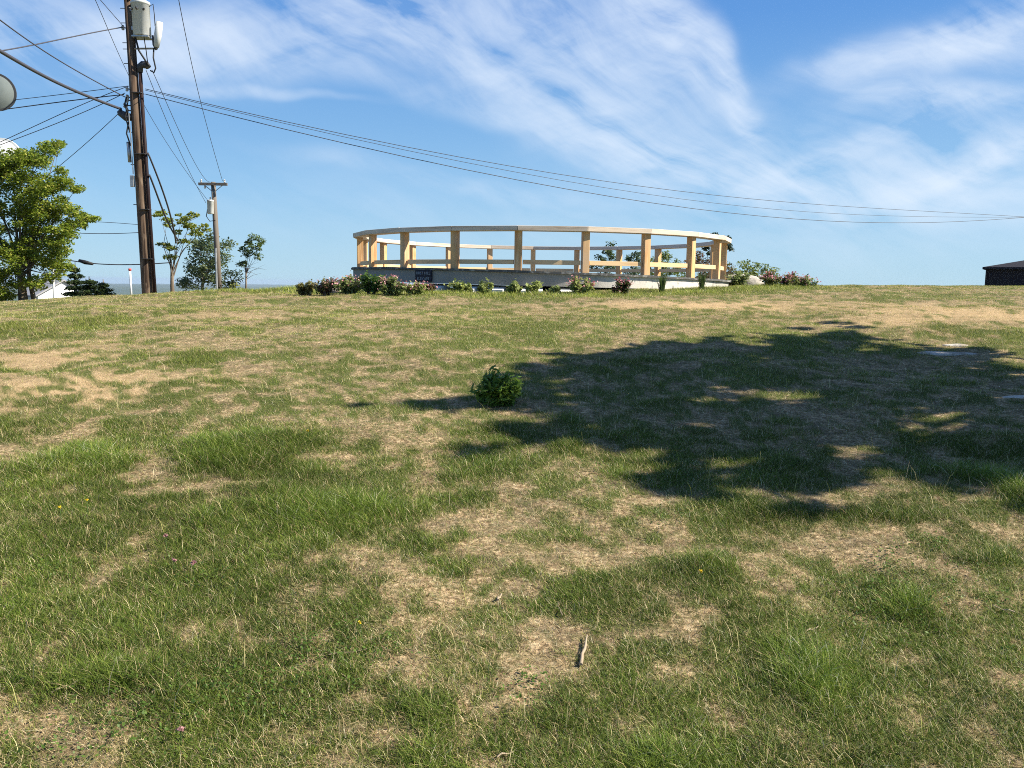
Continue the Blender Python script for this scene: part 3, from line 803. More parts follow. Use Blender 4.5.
W([(146, 95, 26), (300, 131, 27), (512, 180.5, 30), (750, 214, 36), (900, 223.5, 41), (1060, 214, 47)], .0119, 'lowest of the three long lines crossing the sky, sagging above the railing')
W([(148, 153, 25.9), (158, 178, 26.6), (170, 214, 28), (176, 243, 29.5)], .030, 'thick black drop cable from the tall pole into the small tree, right-hand one')
W([(149.5, 175, 25.9), (156, 192, 26.6), (166, 218, 28), (178, 240, 29.5)], .030, 'thick black drop cable from the tall pole into the small tree, left-hand one')
W([(152, 226, 36), (110, 222.5, 36), (60, 221, 36)], .0120, 'faint upper level line between the leafy tree and the tall pole')
W([(152, 231.5, 36), (115, 233.5, 36), (60, 232, 36)], .0150, 'faint lower level line between the leafy tree and the tall pole')
W([(172, 262.5, 34), (130, 264.5, 34), (95, 264, 34), (79, 261.5, 34), (50, 256, 34)], .0225, 'black cable low over the distant land left of the tall pole')
o = MB().tube([at(79, 260.5, 33.9), at(85, 262.3, 33.9), at(93, 264, 33.9)], [.06, .085, .05], 8).build('cable_splice', M_black, loc=at(85, 262, 33.9), smooth=True)
tag(o, 'thick black splice sleeve on the low cable beside the leafy tree', 'cable splice')
W([(196, 218, 37.6), (180, 224, 36), (165, 221, 34)], .0090, 'short wire between the small pole transformer and the small tree top')

# ------------------------------------------------------------------ dishes on a mast just outside the frame
def dish_mast():
    Y = 24; c = at(-4, 92, Y)
    mx = at(-52, 120, Y + 1.2)
    gz = float(ground(mx[0], mx[1]))
    root = thing('antenna_mast', (mx[0], mx[1], gz), 'mast at the left edge carrying two round antennas, one grey above and one white below', 'antenna mast')
    MB().tube([(mx[0], mx[1], gz - .2), (mx[0], mx[1], c[2] + 2)], [.16, .12], 12).build('mast', M_steel, root, smooth=True)
    def dish(c, r, face, m):
        face = np.array(face, float); face /= np.linalg.norm(face)
        d = MB().lathe(c, [(.25 * r, -.45 * r), (.8 * r, -.22 * r), (r, 0), (r, .12 * r), (.93 * r, .14 * r), (.7 * r, .24 * r), (.35 * r, .31 * r), (.05 * r, .33 * r)], 32, face)
        do = d.build('dish', m, root, smooth=True)
        MB().lathe(c, [(r * 1.0, .02 * r), (r * 1.05, .02 * r), (r * 1.05, .14 * r), (r * 1.0, .14 * r)], 32, face).build('rim', M_dark if m is M_dishf else M_white, do, smooth=False)
        bk = c - face * r * .4
        MB().tube([bk, bk + (np.array([mx[0], mx[1], bk[2]]) - bk)], .05, 8).build('mounting_arm', M_steel, root)
    dish(c, .49, (.35, -1, -.12), M_dishf)
    dish(at(3, 157, 32), .66, (.25, -1, -.1), M_white)
dish_mast()

# ------------------------------------------------------------------ trees
def left_tree():
    Y = 28.5
    b = at(24, 302, Y); b[2] = float(ground(b[0], b[1]))
    root = thing('maple_tree', b, 'large leafy yellow-green tree at the left edge of the lawn', 'tree')
    cs = []; rr = []; tips = []
    # crown outline measured: (px, py, radius px)
    spec = [(8, 175, 22), (35, 160, 13), (47, 150, 9), (58, 146, 5), (20, 160, 16), (-20, 180, 30), (52, 183, 13), (66, 184, 7), (75, 190, 5), (35, 190, 20), (60, 205, 12), (78, 212, 9), (88, 216, 6), (95, 219, 4), (45, 215, 18),
            (15, 210, 28), (-30, 220, 36), (68, 228, 11), (55, 238, 14), (40, 240, 18), (5, 240, 26), (62, 252, 10), (-30, 260, 36), (20, 262, 20), (50, 262, 12), (64, 266, 7), (5, 280, 20), (36, 282, 9), (-20, 290, 20), (54, 276, 8), (0, 296, 12),
            (-50, 200, 30), (-60, 250, 30), (-10, 160, 18), (80, 224, 5), (62, 170, 4)]
    for px, py, r in spec:
        k = max(2, int(r / 2.6))
        for i in range(int(k * 2.6)):
            an = rnd.uniform(0, 6.283); q = r * math.sqrt(rnd.random()) * .85
            dd = rnd.uniform(-1.6, 1.6) * min(1, r / 14)
            cs.append(at(px + q * math.cos(an), py + q * math.sin(an) * .75, Y + dd)); rr.append(rnd.uniform(.22, .42) * min(1, .45 + r / 22))
        tips.append(at(px, py, Y + rnd.uniform(-.8, .8)))
    P = clump_pts(cs, rr, 1500, .6)
    n = len(P)
    c = colrand(n, (.12, .19, .02), (.26, .32, .04), (.38, .37, .08), .12)
    foliage('crown', root, P, np.full(n, .062), c, .5, 1.4)
    mb = MB(); fork = at(20, 258, Y)
    limbs(mb, b, tips, .15, fork)
    b2 = b + np.array([.35, .1, 0]); limbs(mb, b2, tips[:8], .08, at(27, 250, Y))
    mb.build('trunk', M_bark, root, smooth=True)
left_tree()

def generic_tree(name, label, cat, base, specs, Y, leaf, cols, per=400, trunk=.07, fork=None, flat=.6, clr=(.2, .4), depth=1.0, extra=None, f3=.1, bare=None, elong=1.6):
    b = at(*base, Y); b[2] = float(ground(b[0], b[1]))
    root = thing(name, b, label, cat)
    cs = []; rr = []; tips = []
    for px, py, r in specs:
        k = max(2, int(r / 1.5))
        for i in range(k):
            an = rnd.uniform(0, 6.283); q = r * math.sqrt(rnd.random()) * .8
            cs.append(at(px + q * math.cos(an), py + q * math.sin(an) * .8, Y + rnd.uniform(-1, 1) * depth * min(1, r / 8))); rr.append(rnd.uniform(*clr))
        tips.append(at(px, py, Y + rnd.uniform(-.4, .4) * depth))
    P = clump_pts(cs, rr, per * 1.5, flat); n = len(P); leaf = leaf * .8
    foliage('crown', root, P, np.full(n, leaf), colrand(n, cols[0], cols[1], cols[2] if len(cols) > 2 else None, f3), .4, elong)
    mb = MB(); limbs(mb, b, tips + [at(px, py, Y) for px, py in (bare or [])], trunk, at(*fork, Y) if fork else (b + tips[0]) / 2)
    mb.build('trunk', M_bark, root, smooth=True)
    return root

YG = ((.13, .18, .025), (.25, .28, .05), (.34, .33, .08))
generic_tree('sumac_tree', 'thin crooked tree with open flat tiers of leaves right of the tall pole', 'tree', (173, 295),
             [(160, 215, 5), (167, 222, 7), (181, 219, 8), (190, 226, 6), (163, 243, 5), (170, 247, 5), (184, 241, 5), (197, 231, 6), (205, 228, 5), (176, 232, 4), (192, 214, 3), (172, 258, 4)],
             33, .10, YG, 520, .085, (172, 268), .35, (.16, .30), .8)
generic_tree('leafy_shrub_tree', 'grey-green bushy tree spreading behind the foot of the small pole', 'tree', (204, 296),
             [(200, 250, 10), (212, 246, 10), (205, 262, 14), (192, 268, 10), (216, 262, 9), (203, 278, 15), (188, 284, 10), (217, 280, 9), (225, 245, 5), (196, 242, 6), (224, 256, 4), (210, 236, 5)],
             40, .10, ((.075, .115, .05), (.15, .195, .09), (.24, .27, .13)), 420, .08, (203, 275), .7, (.25, .45), 1.0)
generic_tree('windblown_tree', 'small leaning tree with a bare right side standing alone right of the small pole', 'tree', (244.5, 294),
             [(255, 238, 4), (251, 243, 5), (247, 249, 7), (256, 248, 6), (262, 243, 4), (245, 254, 4), (258, 257, 3), (241, 264, 3), (246, 262, 4)],
             37, .085, ((.07, .12, .025), (.15, .20, .05)), 950, .045, (246, 268), .8, (.14, .26), .5, bare=[(264, 268), (266, 264), (259, 262), (239, 262), (238, 270), (262, 273), (257, 275), (268, 270)])
generic_tree('dark_shrub', 'dark dense shrub between the small pole and the windblown tree', 'shrub', (231, 295),
             [(229, 273, 5), (236, 274, 4), (232, 282, 7), (238, 281, 4), (227, 288, 6)], 35, .08, ((.022, .035, .012), (.05, .075, .025)), 600, .04, None, .8, (.18, .3), .5)
generic_tree('yellow_shrub', 'low yellow-green shrub at the foot of the small pole', 'shrub', (236, 297),
             [(235, 287, 6), (228, 290, 5), (240, 290, 4), (233, 293, 6), (211, 292, 5), (205, 294, 4)], 30, .07, ((.17, .20, .04), (.33, .34, .10)), 420, .02, None, .7, (.12, .24), .4)

def conifer(label, base, top, w, Y, cols, tiers=9, name='spruce_tree'):
    b = at(*base, Y); b[2] = float(ground(b[0], b[1])); t = at(*top, Y)
    root = thing(name, b, label, 'evergreen tree')
    P = []; mb = MB(); mb.tube([b - np.array([0, 0, .3]), (b + t) / 2, t], [.09, .06, .012], 8)
    hh = t - b; W_ = w / F * Y / 2
    for i in range(tiers):
        f = .08 + .88 * i / tiers
        c = b + hh * f; R0 = W_ * (1 - f) ** .8 + .05
        for k in range(9):
            an = rnd.uniform(0, 6.283); e = c + np.array([math.cos(an), math.sin(an), -.10]) * R0 * rnd.uniform(.7, 1.1)
            mb.tube([c, e], [.018, .006], 4, caps=False)
            s = rs.rand(90)[:, None] ** .7
            P.append(c + (e - c) * s + rs.randn(90, 3) * .055 * np.array([1, 1, .6]))
    P = np.vstack(P); n = len(P)
    foliage('crown', root, P, np.full(n, .045), colrand(n, *cols), .2, 3.0)
    mb.build('trunk', M_bark, root, smooth=True)
DG = ((.03, .055, .02), (.075, .115, .038))
conifer('narrow dark spruce rising beside the white house', (75, 302), (75, 262), 26, 34, DG, 8)
conifer('wide low dark evergreen, left one of the pair before the distant land', (90, 302), (89, 276), 50, 33, DG, 7, 'low_evergreen')
conifer('small dark evergreen tapering down to the right of its wider neighbour', (106, 303), (103, 279), 26, 33.5, DG, 6, 'low_evergreen')

# behind the platform
def back(name, label, cat, base, specs, Y, leaf, cols, per=450, **k):
    per = int(per * 1.7); specs = [(a, b, c * 1.12) for a, b, c in specs]
    return generic_tree(name, label, cat, base, specs, Y, leaf, cols, per, **k)
PINE = ((.045, .075, .03), (.10, .15, .06))
back('pine_tree', 'dark pine seen through the railing near the middle of the platform', 'tree', (606, 300), [(608, 247, 5), (602, 256, 6), (613, 259, 6), (598, 265, 7), (612, 268, 7), (604, 276, 9), (608, 252, 5)], 42, .09, PINE, 420, trunk=.07, fork=(606, 276), flat=.7, clr=(.16, .3), depth=.6)
back('pine_tree', 'smaller dark pine just left of a railing post, right of the taller pine', 'tree', (633, 300), [(634, 254, 5), (629, 260, 5), (637, 262, 6), (630, 270, 7), (638, 274, 6)], 44, .09, PINE, 450, trunk=.06, fork=(633, 278), flat=.7, clr=(.18, .3), depth=.6)
back('leafy_shrub', 'rounded light green shrub seen under the railing right of centre', 'shrub', (668, 300), [(655, 262, 6), (668, 260, 7), (678, 265, 6), (662, 270, 9), (676, 274, 9), (650, 272, 7)], 38, .08, ((.10, .15, .03), (.19, .235, .05)), 480, trunk=.05, flat=.8, clr=(.2, .34), depth=.8)
back('reddish_shrub', 'dark reddish shrub behind the right end of the railing', 'shrub', (702, 300), [(697, 256, 5), (703, 259, 6), (695, 266, 8), (707, 268, 9), (701, 276, 9), (712, 276, 6)], 34, .075, ((.09, .075, .04), (.15, .13, .06), (.25, .13, .12)), 480, trunk=.05, flat=.8, clr=(.18, .3), depth=.6, f3=.2)
back('wind_pine', 'ragged windswept pine standing above the right end of the railing', 'tree', (716, 300), [(714, 235, 3), (719, 240, 3), (726, 239, 2.5), (728, 246, 3), (731, 249, 2.5), (708, 246, 4), (704, 249, 3.5), (724, 250, 4), (710, 253, 4), (720, 246, 3)], 31, .075, ((.022, .045, .03), (.06, .095, .055)), 900, trunk=.05, fork=(718, 262), flat=.55, clr=(.11, .2), depth=.5)
back('russet_bush', 'russet brown bush between the platform end and the green bush', 'shrub', (730, 300), [(727, 264, 4), (731, 268, 5), (726, 274, 6), (735, 274, 5), (722, 280, 6)], 26, .06, ((.13, .10, .05), (.24, .17, .09), (.12, .16, .05)), 560, trunk=.03, flat=.8, clr=(.13, .22), depth=.5, f3=.3)
back('leafy_bush', 'bright green open bush behind the pale boulder right of the platform', 'shrub', (752, 300), [(747, 262, 4), (756, 264, 4), (742, 268, 6), (752, 270, 7), (762, 270, 4), (768, 272, 3), (746, 277, 7), (758, 278, 6), (774, 271, 2), (738, 276, 4)], 25, .06, ((.12, .17, .04), (.24, .28, .08)), 520, trunk=.03, flat=.8, clr=(.12, .22), depth=.5)

# ------------------------------------------------------------------ shrubs before the platform
def shrub(name, label, px, w, h, Y, leafc, flc=None, nl=500, nf=60, leaf=.04, group=None, cat='shrub', topc=None, blade=False):
    b = at(px, 290, Y); b[2] = float(ground(b[0], b[1]))
    root = thing(name, b, label, cat, group)
    Wm = w / F * Y / 2 * 1.03; Hm = h / F * Y * 1.12
    if blade:
        n = nl
        parts = []
        an = rs.rand(n) * 6.283; rad = rs.rand(n) * Wm * .4
        x = b[0] + np.cos(an) * rad; y = b[1] + np.sin(an) * rad
        z = ground(x, y); hg = Hm * (.5 + .6 * rs.rand(n)); ln = Wm * (.1 + .9 * rs.rand(n))
        W2 = np.stack([-np.sin(an), np.cos(an), 0 * an], 1) * .007
        B = np.stack([x, y, z], 1); D = np.stack([np.cos(an), np.sin(an), 0 * an], 1) * ln[:, None]
        U = np.array([0, 0, 1.0]) * hg[:, None]
        V = np.stack([B - W2, B + W2, B + D * .35 + U * .6 + W2, B + D * .35 + U * .6 - W2, B + D + U], 1).reshape(-1, 3)
        i = np.arange(n)[:, None] * 5
        me = mkmesh('leaves', V - BASE[root.name], [i + np.array([[0, 1, 2, 3]]), i + np.array([[3, 2, 4]])], np.repeat(colrand(n, *leafc), 5, 0))
        link('leaves', me, M_leaf, root)
        return root
    mb = MB(); P = []; tops = []
    ns = max(7, int(w / 1.8))
    for i in range(ns):
        an = rnd.uniform(0, 6.283); q = rnd.random() ** .5
        e = b + np.array([math.cos(an) * q * Wm, math.sin(an) * q * Wm * .7, Hm * rnd.uniform(.55, 1.05) * (1 - .35 * q)])
        s = b + np.array([math.cos(an) * q * Wm * .3, math.sin(an) * q * Wm * .2, -.05])
        mb.tube([s, (s + e) / 2 + np.array([0, 0, .05]), e], [.008, .006, .003], 4, caps=False)
        k = nl // ns
        f = (.25 + .75 * rs.rand(k) ** .7)[:, None]
        P.append(s + (e - s) * f + rs.randn(k, 3) * np.array([.06, .06, .04]) * (.4 + Wm)); tops.append(e)
    mb.build('stems', M_bark, root)
    P = np.vstack(P); foliage('leaves', root, P, np.full(len(P), leaf), colrand(len(P), *leafc), .5, 1.8)
    if flc:
        nf = int(nf * 1.5)
        T = np.array(tops); idx = rs.randint(0, len(T), nf)
        Q = T[idx] + rs.randn(nf, 3) * np.array([.06, .06, .045]) * (.5 + Wm)
        foliage('flowers', root, Q, np.full(nf, leaf * .8), colrand(nf, *flc), .3, 1.1, M_petal)['kind'] = 'stuff'
    return root
GL = ((.14, .20, .06), (.32, .37, .15)); GB = ((.22, .28, .08), (.42, .46, .17))
PK = ((.50, .18, .22), (.70, .42, .42)); PK2 = ((.48, .13, .18), (.68, .34, .38))
RD = ((.12, .11, .045), (.20, .16, .07), (.28, .12, .11), .3)
grp = 'flowering shrubs planted round the platform'
shrub('flowering_shrub', 'yellow-brown leafy shrub, the farthest left of the planted row', 306, 16, 15, 16.45, ((.15, .15, .05), (.28, .26, .09)), None, 700, group=grp)
shrub('flowering_shrub', 'dark-leaved shrub with upright sprigs, beside the yellow-brown shrub', 326, 22, 18, 16.25, ((.08, .11, .05), (.20, .19, .08), (.30, .16, .14), .25), ((.35, .15, .16), (.45, .25, .25)), 900, 50, group=grp)
shrub('flowering_shrub', 'broad pink-tinged shrub left of the fresh green sapling', 348, 28, 19, 16.15, GL, PK, 1300, 190, group=grp)
shrub('green_sapling', 'fresh green upright plant growing against the left end of the concrete wall', 371, 22, 24, 16.0, ((.06, .13, .025), (.13, .22, .05)), None, 1300, leaf=.035, cat='plant')
shrub('flowering_shrub', 'pink-flowered shrub just left of the sign', 391, 30, 18, 15.850000000000001, GL, PK, 1300, 190, group=grp)
shrub('flowering_shrub', 'pink-flowered shrub growing right below the sign', 415, 22, 12, 15.850000000000001, GB, PK, 1000, 150, group=grp)
shrub('flowering_shrub', 'tiny reddish shrub right of the sign, at the gap under the wall', 429, 9, 11, 16.7, RD, PK, 300, 50, group=grp)
gp = 'young green plants below the platform wall'
shrub('young_plant', 'light green plant below the fourth railing post from the left', 460, 22, 12, 16.6, GB, None, 500, group=gp, cat='plant', leaf=.05)
shrub('young_plant', 'small light green plant standing before the dark gap, left of the widest pair', 486, 12, 14, 16.55, GB, None, 340, group=gp, cat='plant', leaf=.05)
shrub('young_plant', 'light green plant below the post at mid platform', 515, 14, 13, 16.5, GB, None, 420, group=gp, cat='plant', leaf=.05)
shrub('young_plant', 'light green plant right of the mid platform post', 532, 14, 15, 16.5, GB, None, 420, group=gp, cat='plant', leaf=.05)
shrub('young_plant', 'low green plant left of the pink-topped shrub', 552, 14, 9, 16.5, GL, None, 300, group=gp, cat='plant', leaf=.045)
shrub('flowering_shrub', 'pink-topped shrub before the darker half of the bright wall', 581, 26, 18, 16.4, GB, PK2, 900, 150, group=grp)
shrub('flowering_shrub', 'reddish small shrub alone before the brightest stretch of wall', 621, 17, 17, 16.45, ((.06, .09, .03), (.13, .14, .05), (.3, .12, .11), .2), PK2, 700, 100, group=grp)
shrub('grass_clump', 'upright clump of long dark blades before the bright wall, left one', 662, 14, 17, 16.9, ((.05, .085, .025), (.12, .17, .05)), nl=90, group='long-bladed clumps by the wall', cat='plant', blade=True)
shrub('grass_clump', 'upright clump of long dark blades before the wall near its right end', 702, 13, 16, 17.6, ((.05, .085, .025), (.12, .17, .05)), nl=90, group='long-bladed clumps by the wall', cat='plant', blade=True)
shrub('flowering_shrub', 'green bush hugging the right end of the concrete wall', 735, 28, 17, 20.5, GL, None, 1000, group=grp)
shrub('flowering_shrub', 'pink-flowered shrub right of the pale boulder, left one of three', 772, 22, 15, 20, ((.11, .15, .05), (.24, .26, .10)), PK2, 900, 190, group=grp)
shrub('flowering_shrub', 'pink-flowered shrub right of the pale boulder, middle one of three', 790, 22, 14, 20.2, ((.11, .15, .05), (.24, .26, .10)), PK2, 900, 190, group=grp)
shrub('flowering_shrub', 'lowest pink shrub at the far right end of the planted row', 806, 20, 10, 20.4, GL, PK2, 700, 120, group=grp)

# leafy clump on the lawn
def lawn_bush():
    c = G(499, 404); root = thing('lawn_bush', c, 'single round clump of glossy green leaves in the lawn at the edge of the shade', 'plant')
    n = 420; Wm = 26 / F * c[1]; H = 36 / F * c[1]
    mb = MB(); P = []; V = []; Q = []; Cs = []
    for i in range(70):
        an = rnd.uniform(0, 6.283); q = rnd.random() ** .5
        e = c + np.array([math.cos(an) * q * Wm, math.sin(an) * q * Wm * .8, H * rnd.uniform(.45, 1.12) * (1 - .3 * q * q)])
        s = c + np.array([math.cos(an) * q * Wm * .45, math.sin(an) * q * Wm * .4, -.01])
        mb.tube([s, (s + e) / 2, e], [.003, .0025, .0015], 4, caps=False)
        f = (.15 + .85 * rs.rand(22))[:, None]; P.append(s + (e - s) * f + rs.randn(22, 3) * .017)
    P = np.vstack(P); foliage('leaves', root, P, np.full(len(P), .022), colrand(len(P), (.085, .16, .025), (.22, .33, .055)), .35, 3.2)
    mb.build('stems', M_leaf if False else mat('green_stem', (.07, .12, .03), .6), root)
lawn_bush()

# broadleaf weed rosettes (flat ground cover) among the grass
def weeds():
    pts = []; 
    spots = [(470, 457, 30, 6), (140, 700, 60, 20), (530, 695, 26, 14), (350, 650, 50, 26), (600, 470, 14, 4), (890, 560, 20, 6), (930, 545, 14, 5), (190, 575, 26, 10), (60, 575, 20, 8),
             (280, 700, 40, 14), (220, 690, 40, 14), (950, 600, 60, 30), (870, 600, 60, 24), (100, 745, 60, 18), (660, 520, 20, 8), (770, 378, 18, 5), (300, 660, 40, 16), (690, 470, 20, 6)]
    P = []; 
    for px, py, rx, ry in spots:
        k = int(9 * rx * ry / 300) + 10
        for i in range(k):
            g = G(px + rnd.gauss(0, rx * .8), min(765, py + rnd.gauss(0, ry * .8)))
            m = 7
            q = np.tile(g, (m, 1)) + rs.randn(m, 3) * np.array([.03, .03, .008]); q[:, 2] = ground(q[:, 0], q[:, 1]) + .012 + .03 * rs.rand(m)
            P.append(q)
    P = np.vstack(P)
    V, Q, Cc = leafmesh(P, np.full(len(P), .0075), colrand(len(P), (.06, .12, .018), (.14, .23, .04)), .8, 1.5)
    o = link('clover_weeds', mkmesh('clover_weeds', V, [Q], Cc), M_leaf); tag(o, 'low broad-leaved weeds and clover scattered in the lawn', 'weeds', kind='stuff')
weeds()

# small flowers
def flower(px, py, col, r, h, name, label, group, petals=12):
    g = G(px, py); b = np.array([g[0], g[1], float(ground(g[0], g[1]))])
    root = thing(name, b, label, 'flower', group)
    t = b + np.array([rnd.uniform(-.01, .01), 0, h])
    MB().tube([b, (b + t) / 2, t], .0016, 5).build('stem', bpy.data.materials.get('green_stem'), root)
    P = t + rs.randn(petals * 3, 3) * r * .32
    foliage('flower_head', root, P, np.full(len(P), r * .8), colrand(len(P), *col), .5, 1.2, M_petal)
YL = ((.65, .50, .03), (.80, .62, .05)); PC = ((.36, .18, .18), (.50, .28, .28))
flower(62, 522, YL, 0.0099, .07, 'dandelion', 'yellow dandelion in the tall green grass at the left', 'yellow flowers in the lawn')
flower(88, 516, YL, 0.0087, .08, 'dandelion', 'yellow dandelion a little right of another in the left grass', 'yellow flowers in the lawn')
flower(362, 636, YL, 0.0068, .05, 'dandelion', 'yellow dandelion at the edge of the dry strip near the bottom centre', 'yellow flowers in the lawn')
flower(702, 583, YL, 0.0087, .05, 'dandelion', 'yellow dandelion beside dry ground right of centre', 'yellow flowers in the lawn')
flower(309, 442, YL, 0.0087, .07, 'dandelion', 'yellow dandelion by the tall grass patch in the middle left', 'yellow flowers in the lawn')
flower(174, 574, PC, .011, .06, 'clover_flower', 'pink clover head, left one of the pair in dark clover', 'pink clover flowers')
flower(194, 576, PC, .012, .06, 'clover_flower', 'pink clover head, right one of the pair in dark clover', 'pink clover flowers')
flower(167, 553, PC, .010, .08, 'clover_flower', 'dull pink clover head standing above the pair', 'pink clover flowers')
flower(181, 746, PC, .010, .05, 'clover_flower', 'pink clover head near the bottom edge at the left', 'pink clover flowers')

# stick and stones
def stick():
    a = G(580, 668); b = G(587, 640)
    L_ = b - a; pts = []
    for i in range(7):
        f = i / 6; p = a + L_ * f; p = p + np.array([rnd.uniform(-.004, .004), 0, 0]); p[2] = float(ground(p[0], p[1])) + .012 + .006 * f; pts.append(p)
    o = MB().tube(pts, [.0065, .006, .0052, .0056, .0045, .0035, .0025], 8).build('stick', M_stick, loc=a, smooth=True)
    tag(o, 'short pale dry stick lying on the grass near the bottom centre', 'stick')
stick()

def twig(px, py, L_, an, label, r=.0025):
    g = G(px, py); pts = []
    for i in range(5):
        f = i / 4 - .5; x = g[0] + math.cos(an) * L_ * f + rnd.uniform(-.004, .004); y = g[1] + math.sin(an) * L_ * f
        pts.append((x, y, float(ground(x, y)) + .012 + .004 * math.sin(i * 2)))
    o = MB().tube(pts, [r, r, r * .9, r * .8, r * .5], 5).build('twig', M_stick, loc=g); tag(o, label, 'twig', 'pale dead twigs lying in the grass')
for a in [(508, 757, .07, .6, 'pale twig close to the bottom edge, left of centre', .003), (812, 632, .07, .5, 'pale bent twig in the green grass right of centre', .003), (350, 655, .14, .25, 'pale twig left of the stick, by the dry strip', .002),
          (66, 690, .08, .9, 'pale twig near the bottom left corner', .003), (500, 600, .05, 1.2, 'short stout pale twig on the dry strip', .005), (560, 612, .1, 1.7, 'thin upright-lying twig above the stick', .002), (1003, 612, .07, 2.5, 'pale twig at the right edge', .003), (160, 692, .06, .9, 'pale twig left of bottom centre among weeds', .003)]:
    twig(*a)

def rock(name, label, c, d, m, seed, flat=False):
    bm_V = []; n1, n2 = 14, 22; r = random.Random(seed); ph = [r.uniform(0, 6) for _ in range(8)]
    vs = []; fs = []
    for i in range(n1 + 1):
        th = math.pi * i / n1
        for k in range(n2):
            a = 2 * math.pi * k / n2
            q = 1 + .13 * math.sin(2 * a + ph[0]) * math.sin(th) + .10 * math.sin(3 * a + ph[1] + 2 * th) + .06 * math.sin(5 * a + 3 * th + ph[2]) * math.sin(th)
            e = .7
            cx_, cy_, cz_ = math.sin(th) * math.cos(a), math.sin(th) * math.sin(a), math.cos(th)
            cz_ = math.copysign(abs(cz_) ** e, cz_)
            vs.append((c[0] + cx_ * q * d[0] / 2, c[1] + cy_ * q * d[1] / 2, c[2] + cz_ * d[2] / 2 * (1 + .1 * math.sin(3 * cx_ + ph[3]))))
    for i in range(n1):
        for k in range(n2): fs.append((i * n2 + k, (i + 1) * n2 + k, (i + 1) * n2 + (k + 1) % n2, i * n2 + (k + 1) % n2))
    o = MB().add(vs, fs).build(name, m, loc=c, smooth=True); tag(o, label, 'rock')
c = at(745, 284, 21); rock('boulder', 'pale rounded boulder right of the platform, in front of the bright green bush', c, (.85, .6, .5), M_rock, 3)
c = at(338, 290, 17.3); c[2] = float(ground(c[0], c[1])) + .04; rock('boulder', 'low brownish rock among the shrubs at the left end of the row', c, (.42, .3, .2), M_redrock, 5)
c = G(935, 353); rock('flat_rock', 'flat pale rock flush with the lawn at the right edge of the shade', c + np.array([.1, 0, -.022]), (.62, .3, .08), M_flat, 8)
c = G(1012, 397); rock('flat_rock', 'flat pale rock flush with the bare soil at the right edge of the picture', c + np.array([.16, 0, -.018]), (.42, .18, .07), M_flat, 9)
c = G(957, 345); rock('flat_rock', 'small pale slab just behind the larger flat rock at the right', c + np.array([0, 0, -.018]), (.3, .16, .06), M_flat, 12)

# ------------------------------------------------------------------ house, posts, shed
def house():
    Y = 46; zt = at(50, 290, Y)[2]; a = at(38, 300, Y)
    gz = float(ground(a[0] + 1.5, Y + 1)) - .6
    root = thing('white_house', (a[0], Y, gz), 'small white house mostly hidden behind the leafy tree at the left', 'house')
    rz = R_(48); cr, sr = math.cos(rz), math.sin(rz)
    def T(x, y, z): return (a[0] + x * cr - y * sr, Y + x * sr + y * cr, z)
    w, d = 2.7, 3.0
    vs = [T(0, 0, gz), T(w, 0, gz), T(w, d, gz), T(0, d, gz), T(0, 0, zt - .3), T(w, 0, zt - .3), T(w, d, zt - .3), T(0, d, zt - .3), T(w / 2, 0, zt + .5), T(w / 2, d, zt + .5)]
    MB().add(vs, [(0, 3, 2, 1), (0, 1, 5, 8, 4), (2, 3, 7, 9, 6), (1, 2, 6, 5), (3, 0, 4, 7), (4, 8, 9, 7), (8, 5, 6, 9)]).build('wall', M_white, root)
    for s_ in (-1, 1):
        e0 = w / 2 + s_ * (w / 2 + .18); zz = zt - .3 - .107
        q = [T(e0, -.15, zz), T(e0, d + .15, zz), T(w / 2, d + .15, zt + .5), T(w / 2, -.15, zt + .5)]
        lo = [(p[0], p[1], p[2] + .01) for p in q]; hi = [(p[0], p[1], p[2] + .09) for p in q]
        MB().add(lo + hi, [(0, 3, 2, 1), (4, 5, 6, 7), (0, 1, 5, 4), (1, 2, 6, 5), (2, 3, 7, 6), (3, 0, 4, 7)]).build('roof', M_hroof, root)
    for x in (.8, 1.9):
        p = T(x, -.02, zt - .75); fr = MB().box(p, (.40, .05, .55), rz).build('window', M_trim, root)
        p = T(x, -.055, zt - .75); MB().box(p, (.32, .03, .47), rz).build('pane', M_glass, fr)
house()
def marker():
    Y = 24.5; b = at(131.5, 299, Y); b[2] = float(ground(b[0], b[1])) - .05; t = at(129.8, 268.5, Y)
    root = thing('marker_post', b, 'thin white marker post with a red tip beside the tall pole', 'post')
    MB().tube([b, t - (t - b) * .06], .03, 10).build('post', M_white, root, smooth=True)
    MB().tube([t - (t - b) * .07, t], .042, 10).build('reflector', M_red, root, smooth=True)
marker()
def flagpole():
    Y = 40; b = at(53, 300, Y); b[2] = float(ground(b[0], b[1])); t = at(52.5, 231, Y)
    root = thing('white_pole', b, 'slim white pole showing through the leaves of the large tree', 'pole')
    MB().tube([b, t], [.06, .045], 10).build('shaft', M_white, root, smooth=True)
    MB().lathe(t, [(.02, 0), (.06, .04), (.06, .08), (.01, .12)], 10).build('finial', M_white, root, smooth=True)
flagpole()
